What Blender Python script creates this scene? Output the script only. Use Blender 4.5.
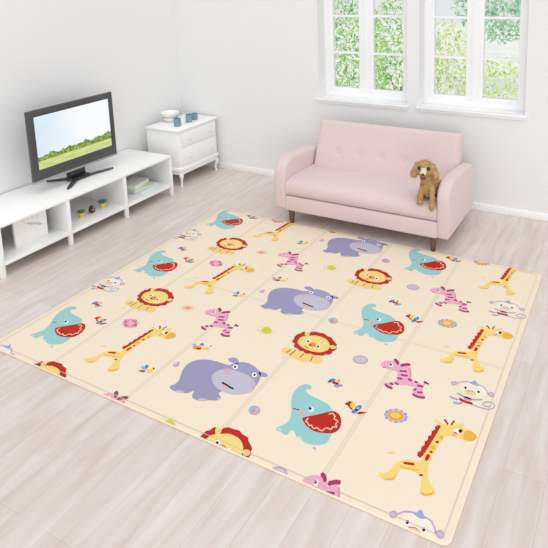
import bpy, bmesh, math, random
from mathutils import Vector, Matrix, Euler
for _o in list(bpy.data.objects): bpy.data.objects.remove(_o, do_unlink=True)
C = bpy.context.scene.collection
SC = bpy.context.scene
random.seed(7)

# ------------------------------------------------------------------ camera
# The photograph is a crop from below the optical axis of a 40 mm view: a shifted lens.
cam_d = bpy.data.cameras.new('camera'); cam = bpy.data.objects.new('camera', cam_d); C.objects.link(cam)
cam_d.sensor_width = 36.0; cam_d.sensor_fit = 'HORIZONTAL'
cam_d.lens = 605.4405 / 548 * 36
cam_d.shift_x = (274 - 310.4804) / 548
cam_d.shift_y = -(274 - 83.1382) / 548
R_ = [[0.87561402, 0.48219455, -0.02808027], [0.06505234, -0.17533504, -0.98235728], [-0.47861078, 0.85833912, -0.1848937]]
cam.matrix_world = Matrix(((R_[0][0], -R_[1][0], -R_[2][0], 0), (R_[0][1], -R_[1][1], -R_[2][1], 0), (R_[0][2], -R_[1][2], -R_[2][2], 2.03), (0, 0, 0, 1)))
cam_d.clip_start = 0.05; cam_d.clip_end = 200
SC.camera = cam

# ------------------------------------------------------------------ sky, sun, exposure
w = bpy.data.worlds.new('sky'); SC.world = w; w.use_nodes = True
bg = w.node_tree.nodes['Background']; bg.inputs[0].default_value = (0.955, 0.98, 1.0, 1); bg.inputs[1].default_value = 0.83
sun_d = bpy.data.lights.new('sun', 'SUN'); sun = bpy.data.objects.new('sun', sun_d); C.objects.link(sun)
sun_d.energy = 1.1; sun_d.angle = math.radians(60); sun_d.color = (1.0, 0.985, 0.96)
sun.rotation_euler = Vector((-0.36, 0.40, -1.0)).to_track_quat('-Z', 'Y').to_euler(); sun.location = (2, -1, 6)
# added fill lamp, low behind the camera, to brighten the cabinet bays
fill_d = bpy.data.lights.new('bay_fill_light', 'AREA'); fill = bpy.data.objects.new('bay_fill_light', fill_d); C.objects.link(fill)
fill_d.shape = 'RECTANGLE'; fill_d.size = 3.0; fill_d.size_y = 1.7; fill_d.energy = 62; fill_d.color = (0.97, 0.985, 1.0)
fill.location = (1.0, -1.5, 1.0); fill.rotation_euler = Vector((-0.72, 0.69, -0.06)).to_track_quat('-Z', 'Y').to_euler()
SC.view_settings.view_transform = 'Standard'; SC.view_settings.look = 'None'
SC.view_settings.gamma = 1; SC.view_settings.use_curve_mapping = False
SC.view_settings.exposure = 0.0
# ------------------------------------------------------------------ helpers
def lin(c):
    return tuple(((v / 255) / 12.92 if v / 255 <= 0.04045 else ((v / 255 + 0.055) / 1.055) ** 2.4) for v in c) + (1,)
def mat(name, rgb, rough=0.5, spec=0.5, metal=0.0, bump=0.0, bscale=200.0, var=0.0, vscale=8.0, coat=0.0, sheen=0.0):
    m = bpy.data.materials.new(name); m.use_nodes = True; nt = m.node_tree; p = nt.nodes['Principled BSDF']
    p.inputs['Base Color'].default_value = lin(rgb); p.inputs['Roughness'].default_value = rough
    p.inputs['Specular IOR Level'].default_value = spec; p.inputs['Metallic'].default_value = metal
    p.inputs['Coat Weight'].default_value = coat; p.inputs['Sheen Weight'].default_value = sheen
    tc = nt.nodes.new('ShaderNodeTexCoord')
    n = nt.nodes.new('ShaderNodeTexNoise'); n.inputs['Scale'].default_value = vscale; n.inputs['Detail'].default_value = 4
    nt.links.new(tc.outputs['Object'], n.inputs['Vector'])
    mx = nt.nodes.new('ShaderNodeMix'); mx.data_type = 'RGBA'; mx.blend_type = 'MULTIPLY'; mx.inputs[0].default_value = var
    mx.inputs[6].default_value = lin(rgb); nt.links.new(n.outputs['Fac'], mx.inputs[7])
    nt.links.new(mx.outputs[2], p.inputs['Base Color'])
    if bump:
        b = nt.nodes.new('ShaderNodeTexNoise'); b.inputs['Scale'].default_value = bscale; b.inputs['Detail'].default_value = 3
        nt.links.new(tc.outputs['Object'], b.inputs['Vector'])
        bn = nt.nodes.new('ShaderNodeBump'); bn.inputs['Strength'].default_value = bump; bn.inputs['Distance'].default_value = 0.004
        nt.links.new(b.outputs['Fac'], bn.inputs['Height']); nt.links.new(bn.outputs['Normal'], p.inputs['Normal'])
    return m

class B:
    """collects shapes, then links them as ONE mesh object"""
    def __init__(s): s.bm = bmesh.new()
    def face(s, pts, mi=0):
        f = s.bm.faces.new([s.bm.verts.new(p) for p in pts]); f.material_index = mi; return f
    def box(s, x0, x1, y0, y1, z0, z1, bev=0.0, seg=2, mi=0):
        t = bmesh.new()
        bmesh.ops.create_cube(t, size=1)
        for v in t.verts: v.co = Vector(((x0 + x1) / 2 + v.co.x * (x1 - x0), (y0 + y1) / 2 + v.co.y * (y1 - y0), (z0 + z1) / 2 + v.co.z * (z1 - z0)))
        if bev: bmesh.ops.bevel(t, geom=t.edges[:], offset=bev, segments=seg, affect='EDGES', profile=0.5)
        s.add(t, mi); return s
    def add(s, t, mi=0, M=None):
        if M is not None: bmesh.ops.transform(t, matrix=M, verts=t.verts)
        for f in t.faces: f.material_index = mi
        me = bpy.data.meshes.new('tmp'); t.to_mesh(me); t.free(); s.bm.from_mesh(me); bpy.data.meshes.remove(me); return s
    def prism(s, prof, axis, a, b, bev=0.0, seg=2, mi=0, ang=25, mapf=None):
        """profile in the plane across axis, extruded from a to b; 'x': (y,z), 'y': (x,z), 'z': (x,y)"""
        t = bmesh.new()
        def P(p, v): return {'x': (v, p[0], p[1]), 'y': (p[0], v, p[1]), 'z': (p[0], p[1], v)}[axis]
        A = [t.verts.new(P(p, a)) for p in prof]; D = [t.verts.new(P(p, b)) for p in prof]
        n = len(prof); t.faces.new(A); t.faces.new(D[::-1])
        for i in range(n): t.faces.new((A[i], D[i], D[(i + 1) % n], A[(i + 1) % n]))
        bmesh.ops.recalc_face_normals(t, faces=t.faces)
        if bev:
            es = [e for e in t.edges if len(e.link_faces) == 2 and e.calc_face_angle(0) > math.radians(ang)]
            bmesh.ops.bevel(t, geom=es, offset=bev, segments=seg, affect='EDGES', profile=0.5)
        if mapf:
            for v in t.verts: v.co = Vector(mapf(v.co))
        s.add(t, mi); return s
    def tube(s, p0, p1, r0, r1=None, n=12, mi=0):
        r1 = r0 if r1 is None else r1; p0 = Vector(p0); p1 = Vector(p1); d = (p1 - p0)
        t = bmesh.new(); bmesh.ops.create_cone(t, cap_ends=True, segments=n, radius1=r0, radius2=r1, depth=d.length)
        q = d.to_track_quat('Z', 'Y').to_matrix().to_4x4()
        s.add(t, mi, Matrix.Translation((p0 + p1) / 2) @ q); return s
    def lathe(s, cx, cy, prof, n=24, mi=0):
        t = bmesh.new(); rings = []
        for r, z in prof: rings.append([t.verts.new((cx + r * math.cos(2 * math.pi * i / n), cy + r * math.sin(2 * math.pi * i / n), z)) for i in range(n)])
        for a, b in zip(rings, rings[1:]):
            for i in range(n): t.faces.new((a[i], a[(i + 1) % n], b[(i + 1) % n], b[i]))
        t.faces.new(rings[0][::-1]); t.faces.new(rings[-1])
        bmesh.ops.recalc_face_normals(t, faces=t.faces); s.add(t, mi); return s
    def ball(s, c, r, sub=3, M=None, mi=0):
        t = bmesh.new(); bmesh.ops.create_icosphere(t, subdivisions=sub, radius=1)
        r = (r, r, r) if isinstance(r, (int, float)) else r
        Mx = Matrix.Translation(c) @ (M if M is not None else Matrix.Identity(4)) @ Matrix.Diagonal((*r, 1))
        s.add(t, mi, Mx); return s
    def build(s, name, mats, parent=None, origin=None, smooth=35):
        me = bpy.data.meshes.new(name)
        o = bpy.data.objects.new(name, me)
        if parent is not None:
            w0 = world_of(parent); o.parent = parent
            if origin is not None: o.location = Vector(origin) - w0; w0 = Vector(origin)
        else:
            if origin is None:
                xs = [v.co for v in s.bm.verts]
                lo = [min(c[i] for c in xs) for i in range(3)]; hi = [max(c[i] for c in xs) for i in range(3)]
                origin = ((lo[0] + hi[0]) / 2, (lo[1] + hi[1]) / 2, lo[2])
            w0 = Vector(origin); o.location = w0
        for v in s.bm.verts: v.co = v.co - w0
        s.bm.to_mesh(me); s.bm.free()
        for m in (mats if isinstance(mats, (list, tuple)) else [mats]): me.materials.append(m)
        if smooth:
            me.polygons.foreach_set('use_smooth', [True] * len(me.polygons)); me.set_sharp_from_angle(angle=math.radians(smooth))
        C.objects.link(o); return o
def world_of(o):
    v = Vector((0, 0, 0))
    while o: v = v + o.location; o = o.parent
    return v
def tag(o, label=None, cat=None, group=None, kind=None):
    if label: o['label'] = label
    if cat: o['category'] = cat
    if group: o['group'] = group
    if kind: o['kind'] = kind
    return o
def thing(name, loc, label, cat, group=None):
    o = bpy.data.objects.new(name, None); o.empty_display_size = 0.1; C.objects.link(o); o.location = loc
    return tag(o, label, cat, group)
def copy_tree(o, parent=None):
    kids = list(o.children); c = o.copy(); C.objects.link(c); c.parent = parent
    for k in kids: copy_tree(k, c)
    return c
def structure(o): o['kind'] = 'structure'; return o

# ------------------------------------------------------------------ materials
WALL = mat('wall_paint', (237, 237, 237), 0.85, 0.2, bump=0.04, bscale=350)
TRIM = mat('trim_white', (249, 249, 250), 0.4, 0.4)
LACQ = mat('white_lacquer', (244, 244, 243), 0.35, 0.45)
PINK = mat('pink_upholstery', (216, 198, 197), 0.8, 0.25, bump=0.12, bscale=900, sheen=0.2)
WALNUT = mat('walnut_leg', (112, 82, 70), 0.45, 0.4, var=0.3, vscale=40)
TVG = mat('tv_grey_plastic', (72, 72, 74), 0.3, 0.5)
TVB = mat('tv_black_plastic', (34, 34, 37), 0.25, 0.5)
TVS = mat('tv_silver_edge', (150, 150, 152), 0.3, 0.5)
TEAL = mat('teal_glaze', (126, 166, 178), 0.25, 0.5, var=0.35, vscale=40)
CERAM = mat('white_ceramic', (243, 244, 240), 0.25, 0.5)
POT = mat('yellow_pot', (246, 208, 62), 0.4, 0.5)
SUCC = mat('succulent_green', (112, 166, 116), 0.45, 0.4, var=0.4, vscale=120)
SOIL = mat('potting_soil', (70, 52, 40), 0.9, 0.1)
BROWN = mat('acorn_brown', (92, 58, 46), 0.4, 0.4, var=0.4, vscale=90)
PAPER = mat('paper_white', (244, 243, 238), 0.7, 0.2)
BLUEP = mat('paper_pale_blue', (214, 230, 240), 0.6, 0.2)
GREENP = mat('paper_pale_green', (226, 234, 214), 0.6, 0.2)
PRINTG = mat('pale_grey_print', (196, 202, 208), 0.6, 0.2)
PRINTL = mat('light_grey_print', (226, 229, 232), 0.6, 0.2)
GROUND = mat('pale_gravel', (250, 251, 244), 0.9, 0.1, var=0.3, vscale=3)
BARK = mat('bark', (150, 138, 112), 0.9, 0.1, var=0.5, vscale=20)

def floor_material():
    m = bpy.data.materials.new('whitewashed_planks'); m.use_nodes = True; nt = m.node_tree; N = nt.nodes; L = nt.links; p = N['Principled BSDF']
    tc = N.new('ShaderNodeTexCoord'); mp = N.new('ShaderNodeMapping'); mp.inputs['Rotation'].default_value = (0, 0, math.radians(90)); mp.inputs['Location'].default_value = (0.43, 1.99 - 0.16 * 13, 0)
    # rotated: texture X runs along world Y
    L.new(tc.outputs['Object'], mp.inputs['Vector'])
    br = N.new('ShaderNodeTexBrick'); br.offset = 0.41; br.offset_frequency = 2; br.squash = 1
    br.inputs['Scale'].default_value = 1; br.inputs['Brick Width'].default_value = 1.8; br.inputs['Row Height'].default_value = 0.16
    br.inputs['Mortar Size'].default_value = 0.0013; br.inputs['Mortar Smooth'].default_value = 0.3; br.inputs['Bias'].default_value = 0.0
    br.inputs['Color1'].default_value = lin((221, 212, 208)); br.inputs['Color2'].default_value = lin((214, 204, 199)); br.inputs['Mortar'].default_value = lin((198, 186, 178))
    L.new(mp.outputs['Vector'], br.inputs['Vector'])
    m2 = N.new('ShaderNodeMapping'); m2.inputs['Scale'].default_value = (9, 1.1, 1); L.new(tc.outputs['Object'], m2.inputs['Vector'])
    n1 = N.new('ShaderNodeTexNoise'); n1.inputs['Scale'].default_value = 2.2; n1.inputs['Detail'].default_value = 6; n1.inputs['Distortion'].default_value = 0.6
    L.new(m2.outputs['Vector'], n1.inputs['Vector'])
    rp = N.new('ShaderNodeValToRGB'); rp.color_ramp.elements[0].position = 0.3; rp.color_ramp.elements[0].color = lin((236, 228, 222)); rp.color_ramp.elements[1].position = 0.7; rp.color_ramp.elements[1].color = lin((255, 255, 255))
    L.new(n1.outputs['Fac'], rp.inputs['Fac'])
    mx = N.new('ShaderNodeMix'); mx.data_type = 'RGBA'; mx.blend_type = 'MULTIPLY'; mx.inputs[0].default_value = 1
    L.new(br.outputs['Color'], mx.inputs[6]); L.new(rp.outputs['Color'], mx.inputs[7]); L.new(mx.outputs[2], p.inputs['Base Color'])
    p.inputs['Roughness'].default_value = 0.32; p.inputs['Specular IOR Level'].default_value = 0.5
    bn = N.new('ShaderNodeBump'); bn.inputs['Strength'].default_value = 0.15; bn.inputs['Distance'].default_value = 0.002; bn.invert = True
    L.new(br.outputs['Fac'], bn.inputs['Height']); L.new(bn.outputs['Normal'], p.inputs['Normal'])
    return m
FLOORM = floor_material()
def glass_material():
    m = bpy.data.materials.new('window_glass'); m.use_nodes = True; nt = m.node_tree; N = nt.nodes; L = nt.links
    for n in list(N): N.remove(n)
    o = N.new('ShaderNodeOutputMaterial'); t = N.new('ShaderNodeBsdfTransparent'); g = N.new('ShaderNodeBsdfGlossy'); g.inputs['Roughness'].default_value = 0.02
    f = N.new('ShaderNodeFresnel'); f.inputs['IOR'].default_value = 1.35; x = N.new('ShaderNodeMixShader')
    L.new(f.outputs[0], x.inputs[0]); L.new(t.outputs[0], x.inputs[1]); L.new(g.outputs[0], x.inputs[2]); L.new(x.outputs[0], o.inputs[0]); return m
GLASS = glass_material()
def leaf_material(name, a, b, c):
    m = bpy.data.materials.new(name); m.use_nodes = True; nt = m.node_tree; N = nt.nodes; L = nt.links; p = N['Principled BSDF']
    tc = N.new('ShaderNodeTexCoord'); n = N.new('ShaderNodeTexNoise'); n.inputs['Scale'].default_value = 7; n.inputs['Detail'].default_value = 4
    L.new(tc.outputs['Object'], n.inputs['Vector']); r = N.new('ShaderNodeValToRGB'); e = r.color_ramp.elements
    e[0].position = 0.36; e[0].color = lin(a); e[1].position = 0.66; e[1].color = lin(c); k = e.new(0.5); k.color = lin(b)
    L.new(n.outputs['Fac'], r.inputs['Fac']); L.new(r.outputs['Color'], p.inputs['Base Color']); p.inputs['Roughness'].default_value = 0.35
    tr = N.new('ShaderNodeBsdfTranslucent'); L.new(r.outputs['Color'], tr.inputs['Color']); mx = N.new('ShaderNodeMixShader'); mx.inputs[0].default_value = 0.5
    L.new(p.outputs[0], mx.inputs[1]); L.new(tr.outputs[0], mx.inputs[2]); L.new(mx.outputs[0], N['Material Output'].inputs[0]); return m

# ------------------------------------------------------------------ the room
WX, WY, WT = -4.31, 4.87, 0.24
b = B(); b.box(WX - 0.15, 3.2, -1.6, WY + WT, -0.1, 0); structure(b.build('floor', FLOORM, origin=(0, 0, 0), smooth=0))
b = B(); b.box(WX - 0.15, WX, -1.6, WY + WT, 0, 2.5); structure(b.build('wall_left', WALL, smooth=0))
WIN = ((-2.625, -1.765), (-1.658, -0.788))
Z0, Z1 = 0.838, 2.25
b = B(); y0, y1 = WY, WY + WT
b.box(WX, 3.2, y0, y1, 0, Z0); b.box(WX, 3.2, y0, y1, Z1, 2.5)
for xa, xb in ((WX, WIN[0][0]), (WIN[0][1], WIN[1][0]), (WIN[1][1], 3.2)): b.box(xa, xb, y0, y1, Z0, Z1)
structure(b.build('wall_back', WALL, smooth=0))
b = B(); b.box(WX, WX + 0.012, -1.6, WY, 0, 0.062, 0.003); structure(b.build('baseboard_left', TRIM))
b = B(); b.box(WX + 0.012, 3.2, WY - 0.012, WY, 0, 0.062, 0.003); structure(b.build('baseboard_back', TRIM))
PANES = (((-2.540, -2.277), (-2.136, -1.852)), ((-1.573, -1.297), (-1.156, -0.875)))
for i, ((xa, xb), pp) in enumerate(zip(WIN, PANES)):
    b = B()   # frame set back in the wall opening, with the post between the two sashes
    fy0, fy1 = WY + 0.13, WY + 0.205
    b.box(xa, xa + 0.035, fy0, fy1, Z0, Z1, 0.002); b.box(xb - 0.035, xb, fy0, fy1, Z0, Z1, 0.002)
    b.box(xa + 0.03, xb - 0.03, fy0 + 0.002, fy1 - 0.002, Z1 - 0.035, Z1 - 0.0005, 0.002); b.box(xa + 0.03, xb - 0.03, fy0 + 0.002, fy1 - 0.002, Z0 + 0.0005, 0.890, 0.002)
    mx_ = (pp[0][1] + pp[1][0]) / 2
    b.box(mx_ - 0.026, mx_ + 0.026, fy0 + 0.004, fy1 - 0.004, Z0 + 0.002, Z1 - 0.002, 0.002)
    wf = structure(b.build('window_%d' % (i + 1), TRIM, origin=((xa + xb) / 2, WY, Z0)))
    for j, (pa, pb) in enumerate(pp):
        b = B(); s0, s1 = WY + 0.142, WY + 0.185
        l = xa + 0.034 if j == 0 else mx_ + 0.025; r = mx_ - 0.025 if j == 0 else xb - 0.034
        b.box(l, pa, s0, s1, 0.888, Z1 - 0.034, 0.002); b.box(pb, r, s0, s1, 0.888, Z1 - 0.034, 0.002)
        b.box(l + 0.004, r - 0.004, s0 + 0.002, s1 - 0.002, 0.8885, 0.934, 0.002); b.box(l + 0.004, r - 0.004, s0 + 0.002, s1 - 0.002, Z1 - 0.085, Z1 - 0.0345, 0.002)
        for mz in (1.262, 1.600, 1.938): b.box(pa - 0.004, pb + 0.004, s0 + 0.008, s1 - 0.008, mz - 0.010, mz + 0.010, 0.002)
        sash = b.build('sash', TRIM, wf)
        b = B(); b.box(pa - 0.006, pb + 0.006, WY + 0.162, WY + 0.166, 0.928, Z1 - 0.08); b.build('pane', GLASS, sash, smooth=0)
    b = B(); b.box(xa + 0.001, xb - 0.001, WY - 0.012, fy0 + 0.002, Z0 + 0.0005, 0.850, 0.002)
    b.box(xa - 0.018, xb + 0.014, WY - 0.028, WY - 0.0005, 0.832, 0.850, 0.003); b.box(xa - 0.012, xb + 0.006, WY - 0.013, WY - 0.0005, 0.808, 0.8318, 0.002)
    b.build('window_sill', TRIM, wf)

# ------------------------------------------------------------------ outside
b = B(); b.box(-14, 8, WY + WT + 0.01, 24, -0.4, -0.3); structure(b.build('ground', GROUND, smooth=0))
def shrub(name, x, y, zc, rx, ry, rz, n, size, lm, label, cat, seed, tx=0.0):
    rnd = random.Random(seed)
    t = thing(name, (x, y, -0.3), label, cat, 'trees and shrubs outside the windows')
    b = B()
    for k in range(n):
        while True:
            v = Vector((rnd.uniform(-1, 1), rnd.uniform(-1, 1), rnd.uniform(-1, 1)))
            if 0.12 < v.length < 1 and rnd.random() < 0.25 + 0.75 * v.length: break
        c = Vector((x + v.x * rx, y + v.y * ry, zc + v.z * rz))
        L = size * rnd.uniform(0.6, 1.3); W = L * 0.36
        M = Matrix.Translation(c) @ Euler((rnd.uniform(-1.2, 1.2), rnd.uniform(-1.2, 1.2), rnd.uniform(0, 6.3))).to_matrix().to_4x4()
        P = [M @ Vector(q) for q in ((-L / 2, 0, 0), (0, -W / 2, 0.12 * L), (L / 2, 0, -0.05 * L), (0, W / 2, 0.12 * L), (0, 0, 0.02 * L))]
        vs = [b.bm.verts.new(p) for p in P]
        for q in ((0, 1, 4), (1, 2, 4), (2, 3, 4), (3, 0, 4)): b.bm.faces.new([vs[i] for i in q])
    b.build('foliage', lm, t, smooth=0)
    b = B(); top = zc - rz * 0.35; b.tube((x + tx, y, -0.3), (x + tx * 0.9 + 0.03, y, top), 0.03, 0.012, 8)
    for k in range(5):
        a = rnd.uniform(0, 6.28); h = rnd.uniform(min(top, max(-0.1, zc - rz * 0.8)) - 0.05, top)
        b.tube((x + tx * 0.9 + 0.02, y, h), (x + math.cos(a) * rx * 0.7, y + math.sin(a) * ry * 0.7, h + rz * 0.45), 0.006, 0.002, 6)
    b.build('trunk', BARK, t)
    return t
LF1 = leaf_material('leaf_green', (96, 172, 84), (184, 232, 140), (246, 253, 222))
LF2 = leaf_material('leaf_lime', (176, 212, 96), (234, 247, 168), (254, 254, 232))
LF3 = leaf_material('leaf_bluegreen', (128, 186, 152), (190, 228, 196), (232, 247, 230))
shrub('leafy_shrub', -3.20, 6.75, 0.75, 0.50, 0.48, 1.05, 2900, 0.066, LF1, 'dense mid green shrub behind the left casement of the left window', 'shrub', 1)
shrub('leafy_shrub', -3.0, 7.95, 0.75, 0.60, 0.55, 1.1, 2000, 0.082, LF1, 'looser green shrub behind the right casement of the left window', 'shrub', 2)
shrub('lime_shrub', -1.95, 6.75, 0.62, 0.42, 0.45, 0.82, 1700, 0.066, LF2, 'yellow green shrub behind the left casement of the right window', 'shrub', 3)
shrub('lime_shrub', -1.58, 7.95, 0.30, 0.50, 0.5, 0.58, 1000, 0.073, LF2, 'low pale lime shrub behind the right casement of the right window', 'shrub', 4)
shrub('garden_tree', -2.3, 11.5, 1.3, 0.95, 0.6, 0.72, 1500, 0.13, LF3, 'blue green tree high up behind the right casement of the right window', 'tree', 5, tx=-0.52)

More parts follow.
